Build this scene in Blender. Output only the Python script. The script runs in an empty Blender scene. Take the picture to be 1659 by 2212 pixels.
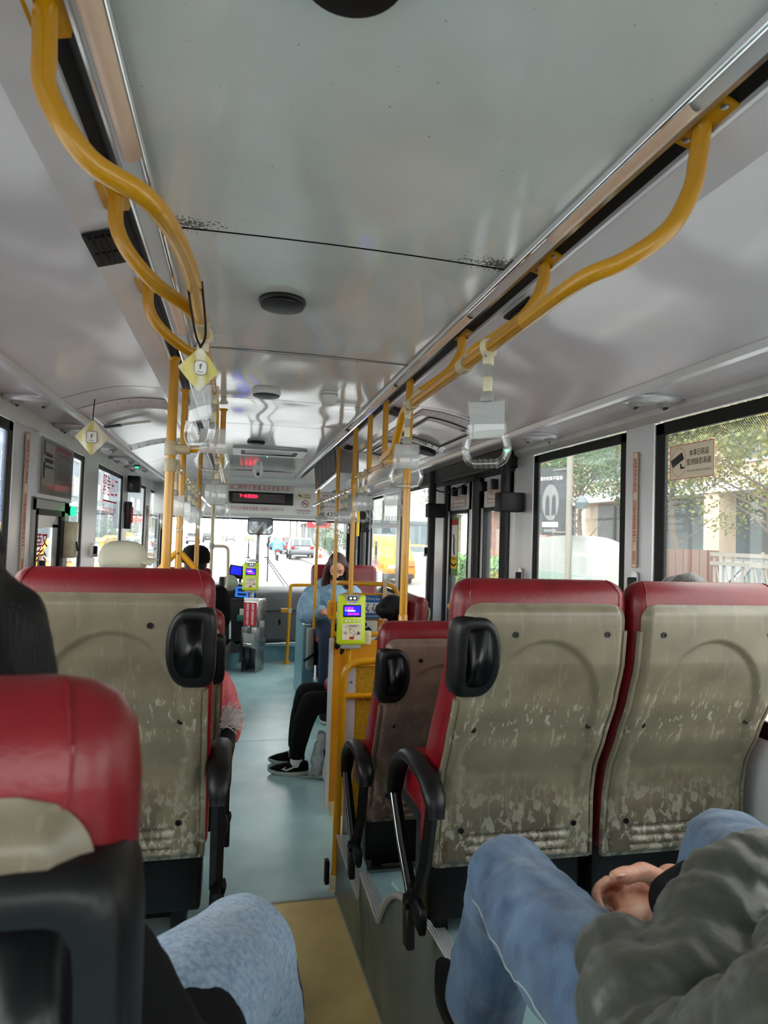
import bpy, bmesh, math, random
from math import sin, cos, pi, radians, sqrt
from mathutils import Vector, Matrix
random.seed(7)
scene = bpy.context.scene
col = scene.collection
# ---------------------------------------------------------------- camera
EYE = 1.55; FPX = 1400.0; VPX, VPY = 515.0, 1150.0; ROLL = .04
_vf = Vector((VPX-829.5, VPY-1106.0, FPX)).normalized()
_u = Vector((ROLL, -1, 0)); _u = (_u - _u.dot(_vf)*_vf).normalized()
_r = (-_u).cross(_vf)
def cw(c): return Vector((c.dot(_r), c.dot(_vf), c.dot(_u)))
_cx, _cy, _cz = cw(Vector((1,0,0))), cw(Vector((0,-1,0))), cw(Vector((0,0,-1)))
cam = bpy.data.objects.new('camera', bpy.data.cameras.new('camera')); col.objects.link(cam)
cam.matrix_world = Matrix(((_cx.x,_cy.x,_cz.x,0),(_cx.y,_cy.y,_cz.y,0),(_cx.z,_cy.z,_cz.z,EYE),(0,0,0,1)))
cd = cam.data; cd.sensor_fit = 'VERTICAL'; cd.sensor_height = 24; cd.lens = FPX/2212*24
cd.clip_start = .02; cd.clip_end = 400
cd.dof.use_dof = True; cd.dof.focus_distance = 2.6; cd.dof.aperture_fstop = 5.5
scene.camera = cam
def at(px, py, X=None, Y=None, Z=None):
    "a pixel of the photograph and one known coordinate -> a point of the place"
    d = cw(Vector((px-829.5, py-1106.0, FPX)))
    t = X/d.x if X is not None else (Y/d.y if Y is not None else (Z-EYE)/d.z)
    return Vector((d.x*t, d.y*t, EYE+d.z*t))
# ---------------------------------------------------------------- world, exposure
w = bpy.data.worlds.new('overcast_sky'); scene.world = w; w.use_nodes = True
nt = w.node_tree; nt.nodes.clear()
wo = nt.nodes.new('ShaderNodeOutputWorld'); bg = nt.nodes.new('ShaderNodeBackground')
tc = nt.nodes.new('ShaderNodeTexCoord'); sx = nt.nodes.new('ShaderNodeSeparateXYZ'); rp = nt.nodes.new('ShaderNodeValToRGB')
nt.links.new(tc.outputs['Generated'], sx.inputs[0]); nt.links.new(sx.outputs['Z'], rp.inputs[0])
rp.color_ramp.elements[0].position = 0; rp.color_ramp.elements[0].color = (.97,.98,1,1)
rp.color_ramp.elements[1].position = 1; rp.color_ramp.elements[1].color = (1,1,1,1)
nt.links.new(rp.outputs[0], bg.inputs[0]); bg.inputs[1].default_value = 2.6
nt.links.new(bg.outputs[0], wo.inputs[0])
scene.view_settings.view_transform = 'Standard'; scene.view_settings.look = 'None'
scene.view_settings.exposure = 1.35; scene.view_settings.gamma = 1; scene.view_settings.use_curve_mapping = False
cy = scene.cycles
cy.max_bounces = 10; cy.diffuse_bounces = 6; cy.glossy_bounces = 5; cy.transmission_bounces = 8; cy.transparent_max_bounces = 24
cy.caustics_reflective = False; cy.caustics_refractive = False; cy.use_denoising = True; cy.sample_clamp_indirect = 6
try: cy.denoising_input_passes = 'RGB_ALBEDO_NORMAL'
except Exception: pass
# ---------------------------------------------------------------- materials
def lin(c):
    f = lambda v: (v/12.92 if v <= .04045 else ((v+.055)/1.055)**2.4)
    return tuple(f(x/255) for x in c)+(1,)
MATS = {}
def mat(name, c, rough=.5, metal=0, var=0, vscale=8, c2=None, bump=0, bscale=60, coat=0, emit=0, trans=0, spec=.5, stretch=None, detail=4, alpha=1, sheen=0, ior=1.5, vpos=(.35,.65)):
    m = bpy.data.materials.new(name); m.use_nodes = True; MATS[name] = m
    n, l = m.node_tree.nodes, m.node_tree.links; b = n['Principled BSDF']; I = b.inputs
    I['Base Color'].default_value = lin(c); I['Roughness'].default_value = rough; I['Metallic'].default_value = metal
    I['Coat Weight'].default_value = coat; I['Coat Roughness'].default_value = .08; I['Specular IOR Level'].default_value = spec
    I['Transmission Weight'].default_value = trans; I['Alpha'].default_value = alpha; I['IOR'].default_value = ior
    I['Sheen Weight'].default_value = sheen
    if emit: I['Emission Color'].default_value = lin(c); I['Emission Strength'].default_value = emit
    if c2 or bump:
        t = n.new('ShaderNodeTexCoord'); mp = n.new('ShaderNodeMapping'); l.new(t.outputs['Object'], mp.inputs[0])
        if stretch: mp.inputs['Scale'].default_value = stretch
    if c2:
        x = n.new('ShaderNodeTexNoise'); x.inputs['Scale'].default_value = vscale; x.inputs['Detail'].default_value = detail
        l.new(mp.outputs[0], x.inputs['Vector'])
        r = n.new('ShaderNodeValToRGB'); r.color_ramp.elements[0].color = lin(c); r.color_ramp.elements[1].color = lin(c2)
        r.color_ramp.elements[0].position, r.color_ramp.elements[1].position = vpos
        l.new(x.outputs['Fac'], r.inputs[0]); l.new(r.outputs[0], I['Base Color'])
    if bump:
        x = n.new('ShaderNodeTexNoise'); x.inputs['Scale'].default_value = bscale; x.inputs['Detail'].default_value = 3
        l.new(mp.outputs[0], x.inputs['Vector'])
        bp = n.new('ShaderNodeBump'); bp.inputs['Strength'].default_value = bump; bp.inputs['Distance'].default_value = .01
        l.new(x.outputs['Fac'], bp.inputs['Height']); l.new(bp.outputs[0], I['Normal'])
    return m
mat('ceiling_paint', (224,227,224), .09, c2=(212,215,211), vscale=3, bump=.03, bscale=2.2, spec=.6)
def mould(m):   # black mould specks beside the cross seam
    n, l = m.node_tree.nodes, m.node_tree.links; b = n['Principled BSDF']; base = b.inputs['Base Color'].links[0].from_socket
    t = n.new('ShaderNodeTexCoord'); s = n.new('ShaderNodeSeparateXYZ'); l.new(t.outputs['Object'], s.inputs[0])
    def m_(op, a, c, d=None):
        r = n.new('ShaderNodeMath'); r.operation = op; r.use_clamp = op == 'MULTIPLY_ADD'
        for i, v in enumerate((a,c,d)):
            if v is None: continue
            if isinstance(v,(int,float)): r.inputs[i].default_value = v
            else: l.new(v, r.inputs[i])
        return r.outputs[0]
    dy = m_('ABSOLUTE', m_('SUBTRACT', s.outputs['Y'], 1.35), 0); fy = m_('MULTIPLY_ADD', dy, -16, 1)
    dx = m_('ABSOLUTE', m_('SUBTRACT', s.outputs['X'], .2), 0); fx = m_('MULTIPLY_ADD', dx, 6, -1.25)
    x = n.new('ShaderNodeTexNoise'); x.inputs['Scale'].default_value = 170; x.inputs['Detail'].default_value = 3; l.new(t.outputs['Object'], x.inputs['Vector'])
    f = m_('GREATER_THAN', m_('MULTIPLY_ADD', m_('MULTIPLY', fx, fy), .45, x.outputs['Fac']), .74)
    q = n.new('ShaderNodeMix'); q.data_type = 'RGBA'; l.new(m_('MULTIPLY', f, .85), q.inputs[0]); l.new(base, q.inputs[6]); q.inputs[7].default_value = (.02,.02,.02,1); l.new(q.outputs[2], b.inputs['Base Color'])
mould(MATS['ceiling_paint'])
mat('cove_panel', (226,221,223), .15, c2=(212,207,210), vscale=2.5, bump=.02, bscale=3, spec=.6)
mat('wall_paint', (205,205,203), .35, c2=(192,192,190), vscale=5)
mat('grey_panel', (150,150,150), .4, c2=(138,138,138), vscale=5)
mat('aluminium', (200,202,205), .25, 1, c2=(170,172,175), vscale=20, stretch=(1,.1,1))
mat('alu_white', (212,213,216), .3, .3)
mat('chrome', (225,226,228), .12, 1)
mat('steel', (170,172,172), .32, 1, c2=(140,141,142), vscale=15, bump=.05, bscale=30)
mat('rubber', (11,11,12), .55, spec=.3)
mat('black_plastic', (7,7,9), .42, bump=.04, bscale=250, spec=.3)
mat('black_gloss', (5,5,7), .32, spec=.3)
mat('lamp_cover', (236,204,178), .4, c2=(228,192,164), vscale=6)
mat('yellow_paint', (202,142,2), .3, coat=.3)
mat('yellow_metallic', (190,134,20), .24, .3)
mat('cream_plastic', (222,212,180), .4, c2=(206,194,160), vscale=25)
mat('beige_plastic', (186,170,138), .45)
mat('red_leather', (116,7,19), .36, c2=(100,4,15), vscale=10, bump=.06, bscale=140, spec=.45)
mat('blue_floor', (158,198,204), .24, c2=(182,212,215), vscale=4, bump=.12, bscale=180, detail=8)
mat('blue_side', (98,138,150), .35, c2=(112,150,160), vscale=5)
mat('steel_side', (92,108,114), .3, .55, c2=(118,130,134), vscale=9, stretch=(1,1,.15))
mat('yellow_floor', (232,206,136), .45, c2=(214,186,122), vscale=6, bump=.15, bscale=120, detail=8)
mat('dash_dark', (40,41,44), .55, bump=.05, bscale=300)
mat('dash_grey', (86,87,92), .55, bump=.05, bscale=300)
mat('lime_plastic', (196,214,30), .35)
mat('white_plastic', (225,226,224), .35)
mat('grey_plastic', (148,148,142), .4)
mat('paper', (232,230,222), .6)
mat('paper_beige', (224,212,186), .6)
mat('print_red', (176,22,38), .6)
mat('print_dark', (40,36,38), .6)
mat('print_blue', (30,96,160), .5)
mat('print_navy', (22,40,80), .5)
mat('print_grey', (120,122,122), .6)
mat('screen_blue', (20,30,235), .3, emit=.5)
mat('screen_pink', (255,40,150), .3, emit=1.2)
mat('screen_white', (240,245,255), .3, emit=1.2)
mat('screen_map', (40,110,220), .3, emit=.35)
mat('led_red', (255,25,60), .3, emit=2.5)
mat('led_green', (30,230,120), .3, emit=1.3)
mat('lcd_grey', (130,150,130), .3, emit=.1)
mat('led_window', (36,6,10), .25)
mat('denim_light', (108,128,152), .85, c2=(138,158,178), vscale=130, bump=.25, bscale=300, sheen=.2, detail=2)
mat('denim_blue', (42,66,98), .85, c2=(98,124,152), vscale=14, bump=.3, bscale=300, sheen=.2, detail=9, stretch=(2.2,1,.5), vpos=(.3,.75))
mat('denim_navy', (26,40,66), .85, bump=.2, bscale=200)
mat('denim_seam', (150,170,170), .8)
mat('black_cloth', (7,7,10), .85, bump=.15, bscale=200, spec=.2)
mat('black_pants', (9,9,11), .8, bump=.15, bscale=60, spec=.2)
mat('olive_nylon', (60,62,53), .42, c2=(53,55,47), vscale=10, bump=.35, bscale=24, sheen=.15)
mat('blue_jacket', (128,160,182), .7, c2=(108,142,166), vscale=14, bump=.5, bscale=26)
mat('pink_coat', (228,112,118), .55, c2=(214,96,104), vscale=20, bump=.4, bscale=40)
mat('white_fur', (252,248,245), .9, spec=.1)
mat('skin', (214,160,134), .5, c2=(200,140,116), vscale=18, bump=.1, bscale=90)
mat('nail', (232,182,166), .25)
mat('hair_black', (4,3,4), .55, spec=.25, bump=.4, bscale=120, stretch=(4,4,.3))
mat('hair_brown', (44,20,16), .4, c2=(72,34,26), vscale=20, bump=.4, bscale=120, stretch=(4,4,.3))
mat('hair_grey', (50,48,48), .45, c2=(120,118,116), vscale=60, stretch=(4,4,.5))
mat('cap_cream', (222,220,196), .8, bump=.4, bscale=40)
mat('sock_white', (235,236,238), .85)
mat('sole_white', (205,204,196), .6)
mat('bag_white', (200,206,212), .4)
mat('sachet', (214,200,120), .7, c2=(228,224,200), vscale=3.2, stretch=(9,9,0), detail=0, vpos=(.46,.54))
mat('frosted', (206,210,210), .3, alpha=.42)
mat('board_frosted', (186,190,186), .35, c2=(168,172,168), vscale=5)
mat('mirror', (190,200,205), .04, 1)
def glass(name, tint, refl=1.0, rough=0.0, veil=0):
    m = bpy.data.materials.new(name); m.use_nodes = True; n, l = m.node_tree.nodes, m.node_tree.links; n.clear()
    o = n.new('ShaderNodeOutputMaterial'); t = n.new('ShaderNodeBsdfTransparent'); g = n.new('ShaderNodeBsdfGlossy'); f = n.new('ShaderNodeLayerWeight'); f.inputs[0].default_value = .5; pw = n.new('ShaderNodeMath'); pw.operation = 'POWER'; pw.inputs[1].default_value = 5; ma = n.new('ShaderNodeMath'); ma.operation = 'MULTIPLY_ADD'; ma.inputs[1].default_value = .9; ma.inputs[2].default_value = .045; x = n.new('ShaderNodeMixShader')
    t.inputs[0].default_value = tint; g.inputs['Roughness'].default_value = rough; g.inputs[0].default_value = (refl,)*3+(1,)
    l.new(f.outputs['Facing'], pw.inputs[0]); l.new(pw.outputs[0], ma.inputs[0]); l.new(ma.outputs[0], x.inputs[0]); l.new(t.outputs[0], x.inputs[1]); l.new(g.outputs[0], x.inputs[2]); 
    if veil:   # rain film and dust on the panes
        tl = n.new('ShaderNodeBsdfTranslucent'); y = n.new('ShaderNodeMixShader'); y.inputs[0].default_value = veil; l.new(x.outputs[0], y.inputs[1]); l.new(tl.outputs[0], y.inputs[2]); l.new(y.outputs[0], o.inputs[0])
    else: l.new(x.outputs[0], o.inputs[0])
    MATS[name] = m; return m
glass('window_glass', (.93,.95,.935,1), veil=.022)
glass('acrylic', (.955,.96,.96,1), 1.0, .03)
glass('cover_sheet', (.9,.9,.9,1), .35, .1)
# worn seat shell: olive-beige plastic, pale scratches, brown rubbed patches
def worn_shell(name, ca, cb, cs, cbrown, amt):
    m = mat(name, ca, .36, c2=cb, vscale=11, detail=8); n, l = m.node_tree.nodes, m.node_tree.links; b = n['Principled BSDF']
    base = b.inputs['Base Color'].links[0].from_socket
    t = n.new('ShaderNodeTexCoord'); sp = n.new('ShaderNodeSeparateXYZ'); l.new(t.outputs['Object'], sp.inputs[0])
    def noise(sc, stretch, det=5, dist=0, rot=0):
        mp = n.new('ShaderNodeMapping'); mp.inputs['Scale'].default_value = stretch; mp.inputs['Rotation'].default_value = (0,rot,0); l.new(t.outputs['Object'], mp.inputs[0])
        x = n.new('ShaderNodeTexNoise'); x.inputs['Scale'].default_value = sc; x.inputs['Detail'].default_value = det; x.inputs['Distortion'].default_value = dist
        l.new(mp.outputs[0], x.inputs['Vector']); return x.outputs['Fac']
    def ramp(s, a, bb):
        r = n.new('ShaderNodeMapRange'); r.inputs[1].default_value = a; r.inputs[2].default_value = bb; l.new(s, r.inputs[0]); return r.outputs[0]
    def mth(op, a, bb):
        r = n.new('ShaderNodeMath'); r.operation = op
        for i, v in enumerate((a, bb)):
            if isinstance(v, (int,float)): r.inputs[i].default_value = v
            else: l.new(v, r.inputs[i])
        return r.outputs[0]
    def mix(fac, a, c):
        r = n.new('ShaderNodeMix'); r.data_type = 'RGBA'; l.new(fac, r.inputs[0]); l.new(a, r.inputs[6]); r.inputs[7].default_value = lin(c); return r.outputs[2]
    z = sp.outputs['Z']
    low = ramp(z, .50, .34)                     # rubbed foot zone near the floor
    mid = mth('MULTIPLY', ramp(z, .56, .64), ramp(z, .76, .66))   # knee zone
    brown = mth('MULTIPLY', mth('GREATER_THAN', noise(14, (1,1,.8), 8, .4), .5), low)
    c = mix(mth('MULTIPLY', brown, .6), base, cbrown)
    pat = mth('GREATER_THAN', noise(52, (1,1,.6), 9, .7), .535)
    c = mix(mth('MULTIPLY', mth('MULTIPLY', pat, low), .65), c, cs)
    s1 = mth('GREATER_THAN', noise(52, (1.6,1,.16), 5, .5, .55), .635)
    s2 = mth('GREATER_THAN', noise(60, (1.6,1,.14), 5, .6, -.7), .64)
    sc = mth('MAXIMUM', s1, s2)
    c = mix(mth('MULTIPLY', mth('MULTIPLY', sc, mth('ADD', mth('MULTIPLY', mid, .8), .12)), amt), c, cs)
    l.new(c, b.inputs['Base Color']); return m
worn_shell('shell_olive', (120,111,90), (104,96,78), (164,159,144), (70,58,46), 1)
worn_shell('shell_brown', (112,91,78), (96,76,66), (146,130,112), (68,55,49), .6)
# ---------------------------------------------------------------- geometry helpers
WM = {}
def link(o, parent=None, world=True):
    col.objects.link(o)
    if parent is not None:
        o.parent = parent
        if world: o.matrix_parent_inverse = WM[parent.name].inverted(); WM[o.name] = Matrix.Identity(4)
        else: WM[o.name] = WM[parent.name].copy()
    else: WM[o.name] = Matrix.Identity(4)
    return o
def tag(o, label=None, cat=None, group=None, kind=None):
    if label: o['label'] = label
    if cat: o['category'] = cat
    if group: o['group'] = group
    if kind: o['kind'] = kind
    return o
def thing(name, label=None, cat=None, loc=(0,0,0), rz=0, group=None, kind=None):
    o = bpy.data.objects.new(name, None); o.empty_display_size = .1; col.objects.link(o)
    o.location = loc; o.rotation_euler = (0,0,rz); WM[o.name] = Matrix.Translation(loc) @ Matrix.Rotation(rz, 4, 'Z')
    return tag(o, label, cat, group, kind)
def children(o): return [c for c in KIDS.get(o.name, [])]
KIDS = {}
def dup(root, loc, rz=0, label=None, group=None, skip=()):
    "copy of a thing with its parts and sub-parts"
    def cp(o, parent):
        c = o.copy(); col.objects.link(c); c.parent = parent
        if parent is not None: KIDS.setdefault(parent.name, []).append(c)
        for k in list(KIDS.get(o.name, [])):
            if not any(k.name.startswith(s) for s in skip): cp(k, c)
        return c
    r = cp(root, None); r.location = loc; r.rotation_euler = (0,0,rz)
    WM[r.name] = Matrix.Translation(loc) @ Matrix.Rotation(rz, 4, 'Z')
    if label: r['label'] = label
    if group: r['group'] = group
    return r
class G:
    def __init__(s): s.v, s.f = [], []
    def add(s, vs, fs):
        o = len(s.v); s.v += [tuple(v) for v in vs]; s.f += [tuple(i+o for i in f) for f in fs]; return s
    def box(s, x0, x1, y0, y1, z0, z1):
        return s.add([(x,y,z) for z in (z0,z1) for y in (y0,y1) for x in (x0,x1)],
                     [(0,2,3,1),(4,5,7,6),(0,1,5,4),(2,6,7,3),(0,4,6,2),(1,3,7,5)])
    def hexa(s, p):   # 8 corners: bottom quad (ccw from above), then top quad
        return s.add(p, [(3,2,1,0),(4,5,6,7),(0,1,5,4),(1,2,6,5),(2,3,7,6),(3,0,4,7)])
    def rbox(s, x0, x1, y0, y1, z0, z1, r=.01, n=2, M=None):
        bm = bmesh.new(); bmesh.ops.create_cube(bm, size=1)
        for v in bm.verts: v.co = Vector(((x0+x1)/2+v.co.x*(x1-x0), (y0+y1)/2+v.co.y*(y1-y0), (z0+z1)/2+v.co.z*(z1-z0)))
        bmesh.ops.bevel(bm, geom=list(bm.edges), offset=r, segments=n, affect='EDGES', profile=.5)
        bm.verts.index_update(); vs = [(M @ v.co) if M else v.co.copy() for v in bm.verts]; fs = [[v.index for v in f.verts] for f in bm.faces]
        bm.free(); return s.add(vs, fs)
    def loft(s, rings, cap=True, closed=True):
        n = len(rings[0]); vs = [p for r in rings for p in r]; fs = []
        for i in range(len(rings)-1):
            for j in range(n if closed else n-1):
                k = (j+1) % n; fs.append((i*n+j, i*n+k, (i+1)*n+k, (i+1)*n+j))
        if cap and closed:
            fs.append(tuple(range(n))[::-1]); fs.append(tuple(range((len(rings)-1)*n, len(rings)*n)))
        return s.add(vs, fs)
    def tube(s, path, r, n=10, cap=True, flat=1.0):
        P = [Vector(p) for p in path]; R = r if isinstance(r, (list,tuple)) else [r]*len(P); rings = []; up = None
        for i, p in enumerate(P):
            t = (P[min(i+1,len(P)-1)]-P[max(i-1,0)]).normalized()
            if up is None:
                up = Vector((0,0,1)) if abs(t.z) < .9 else Vector((0,1,0))
            up = (up - up.dot(t)*t)
            if up.length < 1e-4: up = t.orthogonal()
            up.normalize(); sd = t.cross(up)
            rings.append([p + (sd*cos(2*pi*k/n)*R[i] + up*sin(2*pi*k/n)*R[i]*flat) for k in range(n)])
        return s.loft(rings, cap)
    def lathe(s, prof, M=None, n=20):
        rings = [[(M @ Vector((r*cos(2*pi*k/n), r*sin(2*pi*k/n), z))) if M else (r*cos(2*pi*k/n), r*sin(2*pi*k/n), z) for k in range(n)] for r, z in prof]
        return s.loft(rings)
    def prism(s, poly, fn, d0, d1):   # poly of 2D points, fn(u,v,d)->3D
        n = len(poly); vs = [fn(u,v,d0) for u,v in poly]+[fn(u,v,d1) for u,v in poly]
        return s.add(vs, [tuple(range(n))[::-1], tuple(range(n,2*n))]+[(i,(i+1)%n,n+(i+1)%n,n+i) for i in range(n)])
    def ell(s, c, r, M=None, nu=16, nv=10):
        c = Vector(c); rings = []
        for i in range(nv+1):
            a = -pi/2+pi*max(.02, min(.98, i/nv)); q = []
            for k in range(nu):
                p = Vector((r[0]*cos(a)*cos(2*pi*k/nu), r[1]*cos(a)*sin(2*pi*k/nu), r[2]*sin(a)))
                q.append(c + ((M @ p) if M else p))
            rings.append(q)
        return s.loft(rings)
    def grid(s, fn, nu, nv, keep=None):
        vs = [fn(i/nu, j/nv) for j in range(nv+1) for i in range(nu+1)]; fs = []
        for j in range(nv):
            for i in range(nu):
                if keep is None or keep((i+.5)/nu, (j+.5)/nv): fs.append((j*(nu+1)+i, j*(nu+1)+i+1, (j+1)*(nu+1)+i+1, (j+1)*(nu+1)+i))
        return s.add(vs, fs)
    def xf(s, M):
        s.v = [tuple(M @ Vector(v)) for v in s.v]; return s
    def out(s, name, m, parent=None, world=True, smooth=40, bevel=0, label=None, cat=None, group=None, kind=None, solid=0, sub=0, mesh_mod=None):
        me = bpy.data.meshes.new(name); me.from_pydata(s.v, [], s.f); me.update()
        bm = bmesh.new(); bm.from_mesh(me); bmesh.ops.recalc_face_normals(bm, faces=bm.faces); bm.to_mesh(me); bm.free()
        o = bpy.data.objects.new(name, me); me.materials.append(MATS[m] if isinstance(m, str) else m)
        link(o, parent, world)
        if parent is not None: KIDS.setdefault(parent.name, []).append(o)
        if solid:
            q = o.modifiers.new('solid','SOLIDIFY'); q.thickness = solid; q.offset = 0
        if bevel:
            q = o.modifiers.new('bevel','BEVEL'); q.width = bevel; q.segments = 2; q.limit_method = 'ANGLE'
        if sub:
            q = o.modifiers.new('sub','SUBSURF'); q.levels = sub; q.render_levels = sub
        if smooth:
            for p in me.polygons: p.use_smooth = True
            if smooth < 180 and not sub: me.set_sharp_from_angle(angle=radians(smooth))
        return tag(o, label, cat, group, kind)
def bez(pts, n=8):
    "smooth path through points (Catmull-Rom)"
    P = [Vector(p) for p in pts]; P = [P[0]*2-P[1]]+P+[P[-1]*2-P[-2]]; o = []
    for i in range(1, len(P)-2):
        a,b,c,d = P[i-1],P[i],P[i+1],P[i+2]
        for k in range(n):
            t = k/n; o.append(.5*((2*b)+(c-a)*t+(2*a-5*b+4*c-d)*t*t+(3*b-a-3*c+d)*t**3))
    o.append(P[-2]); return o
def fillet(pts, r=.06, n=6):
    "polyline with rounded corners"
    P = [Vector(p) for p in pts]; o = [P[0]]
    for i in range(1, len(P)-1):
        a = (P[i-1]-P[i]); b = (P[i+1]-P[i]); d = min(r, a.length*.48, b.length*.48); a = P[i]+a.normalized()*d; b = P[i]+b.normalized()*d
        for k in range(n+1):
            t = k/n; o.append((1-t)**2*a+2*t*(1-t)*P[i]+t*t*b)
    o.append(P[-1]); return o
def rrect(w, h, r, n=4):
    o = []
    for cx, cy, a0 in ((w/2-r,h/2-r,0),(-w/2+r,h/2-r,90),(-w/2+r,-h/2+r,180),(w/2-r,-h/2+r,270)):
        for k in range(n+1):
            a = radians(a0+90*k/n); o.append((cx+r*cos(a), cy+r*sin(a)))
    return o
def frame(c, right, up):
    "matrix with x=right, y=up, z=towards the reader"
    r = Vector(right).normalized(); u = Vector(up).normalized(); u = (u-u.dot(r)*r).normalized(); n = r.cross(u)
    return Matrix(((r.x,u.x,n.x,c[0]),(r.y,u.y,n.y,c[1]),(r.z,u.z,n.z,c[2]),(0,0,0,1)))
def panel(name, M, w, h, m, parent=None, r=.004, d=.003, **k):
    "thin rounded plate in the frame M, its face at z=d"
    return G().prism(rrect(w,h,min(r,w*.45,h*.45)), lambda u,v,t: M @ Vector((u,v,t)), 0, d).out(name, m, parent, smooth=0, **k)
def text(body, M, w, h, m, parent, name='lettering', dz=.004, fit='both', vertical=False, d=.0006):
    if vertical: body = '\n'.join(body)
    c = bpy.data.curves.new('t','FONT'); c.body = body; c.size = 1; c.align_x = 'CENTER'; c.fill_mode = 'FRONT'; c.resolution_u = 2
    if vertical: c.space_line = .8
    o = bpy.data.objects.new('t', c); col.objects.link(o)
    bpy.context.view_layer.update()
    me = bpy.data.meshes.new_from_object(o.evaluated_get(bpy.context.evaluated_depsgraph_get()))
    bpy.data.objects.remove(o); bpy.data.curves.remove(c)
    if not me.vertices: return None
    xs = [v.co.x for v in me.vertices]; ys = [v.co.y for v in me.vertices]
    sx_ = w/(max(xs)-min(xs)); sy_ = h/(max(ys)-min(ys))
    if fit == 'keep': sx_ = sy_ = min(sx_, sy_)
    cx_, cy_ = (max(xs)+min(xs))/2, (max(ys)+min(ys))/2
    for v in me.vertices: v.co = M @ Vector(((v.co.x-cx_)*sx_, (v.co.y-cy_)*sy_, dz))
    me.name = name; me.materials.clear(); me.materials.append(MATS[m]); t = bpy.data.objects.new(name, me)
    link(t, parent); 
    if parent is not None: KIDS.setdefault(parent.name, []).append(t)
    return t
def bake(o):
    "apply the modifiers of a mesh object"
    bpy.context.view_layer.update()
    me = bpy.data.meshes.new_from_object(o.evaluated_get(bpy.context.evaluated_depsgraph_get()))
    old = o.data; o.modifiers.clear(); o.data = me; bpy.data.meshes.remove(old)
    for p in me.polygons: p.use_smooth = True
    return o
def organic(g, name, m, parent, vox=.01, smooth=6, world=True, fac=.5, noise=0, nscale=.1, **k):
    "overlapping closed pieces fused into one continuous skin"
    o = g.out(name, m, parent, world, smooth=180, **k)
    q = o.modifiers.new('fuse','REMESH'); q.mode = 'VOXEL'; q.voxel_size = vox
    q = o.modifiers.new('soft','SMOOTH'); q.iterations = smooth; q.factor = fac
    if noise:
        t = bpy.data.textures.new('folds','CLOUDS'); t.noise_scale = nscale; t.noise_depth = 2
        q = o.modifiers.new('folds','DISPLACE'); q.texture = t; q.strength = noise; q.mid_level = .5; q.texture_coords = 'LOCAL'
    return bake(o)
def seam(o, pts, r=.0016):
    q = []
    for p in bez(pts,8):
        ok, loc, nrm, i = o.closest_point_on_mesh(p); q.append(loc+nrm*.001)
    return G().tube(q, r, 5)
# ================================================================ THE BUS SHELL
XR, XL, ZC = 1.45, -.95, 2.17
Y0, Y1 = -1.3, 8.5
SEC_R = [(.57,2.17),(.572,2.162),(.612,2.158)]     # ceiling edge and lamp channel
def strip(pts, y0, y1, name, m, parent=None, n=1, **k):
    g = G(); rings = []
    for j in range(n+1):
        y = y0+(y1-y0)*j/n; rings.append([(x,y,z) for x,z in pts])
    g.loft(rings, cap=False, closed=False); return g.out(name, m, parent, **k)
# ---- floor
fl = thing('floor', kind='structure', loc=(0,3,0))
g = G(); g.box(-1.0,1.5,2.8,4.98,-.06,0); g.box(-1.0,1.5,4.985,8.6,-.06,0); g.out('floor_sheet','blue_floor',fl, smooth=0)
G().box(-1.0,1.5,4.98,4.985,-.06,-.004).out('floor_seam','rubber',fl, smooth=0)
G().box(-1.0,.52,Y0,2.8,-.06,.002).out('yellow_floor_sheet','yellow_floor',fl, smooth=0)
g = G(); g.prism([(.60,4.17),(.555,3.54),(.545,2.86),(.70,2.86),(.70,4.17)], lambda u,v,d: (u,v,d), -.01, .003); g.out('yellow_floor_mark','yellow_floor',fl, smooth=0)
G().box(.19,.468,2.795,2.81,0,.004).out('floor_joint','grey_plastic',fl, smooth=0)
# ---- right platform: three levels with a curved steel side
pr = thing('trim_1', kind='structure', loc=(.5,1.5,0))
lv = [(2.84,.245,.47),(2.34,.245,.475),(2.34,.34,.475),(2.03,.34,.48),(2.03,.345,.48)]
G().box(.515,XR,2.03,2.84,0,.245).box(.476,.52,2.345,2.84,.238,.2445).out('low_platform','blue_floor',pr, smooth=0)
G().box(.53,XR,1.98,2.34,.2,.338).box(.483,.54,2.03,2.335,.330,.3375).out('middle_platform','blue_floor',pr, smooth=0)
prof = [(2.84,.245),(2.34,.245),(2.335,.338),(2.03,.338),(1.99,.41),(1.93,.47),(1.85,.495),(1.7,.50),(1.3,.50),(.5,.50),(Y0,.50)]
edge = [.470,.475,.476,.48,.49,.505,.525,.545,.57,.60,.60]
g = G(); vs = []; n = len(prof)
for (y,z),x in zip(prof, edge):
    vs += [(.470+(2.84-y)*.048,y,0), (x*.5+(.470+(2.84-y)*.048)*.5,y,z*.55), (x,y,z)]
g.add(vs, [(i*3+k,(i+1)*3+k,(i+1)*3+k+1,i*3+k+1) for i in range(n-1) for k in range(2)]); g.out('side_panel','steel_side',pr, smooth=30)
g = G(); top = [(x,y) for (y,z),x in zip(prof[6:], edge[6:])]
g.prism([(XR,1.97),(XR,Y0)]+top[::-1]+[(.50,1.97)], lambda u,v,d: (u,v,d), .485, .497); g.box(.66,XR,Y0,1.96,.3,.49); g.out('high_platform','blue_floor',pr, smooth=0)
for nm, a, b in (('edge_trim',(0,0),(1,0)),('edge_trim',(2,0),(3,0))):
    for q in range(5):
        g = G(); x = edge[a[0]]-.004+q*.0075; (ya,za),(yb,zb) = prof[a[0]], prof[b[0]]
        g.box(x, x+.0052, yb, ya, za-.003, za+.004); g.out('trim_rib','alu_white',pr, smooth=0)
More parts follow.
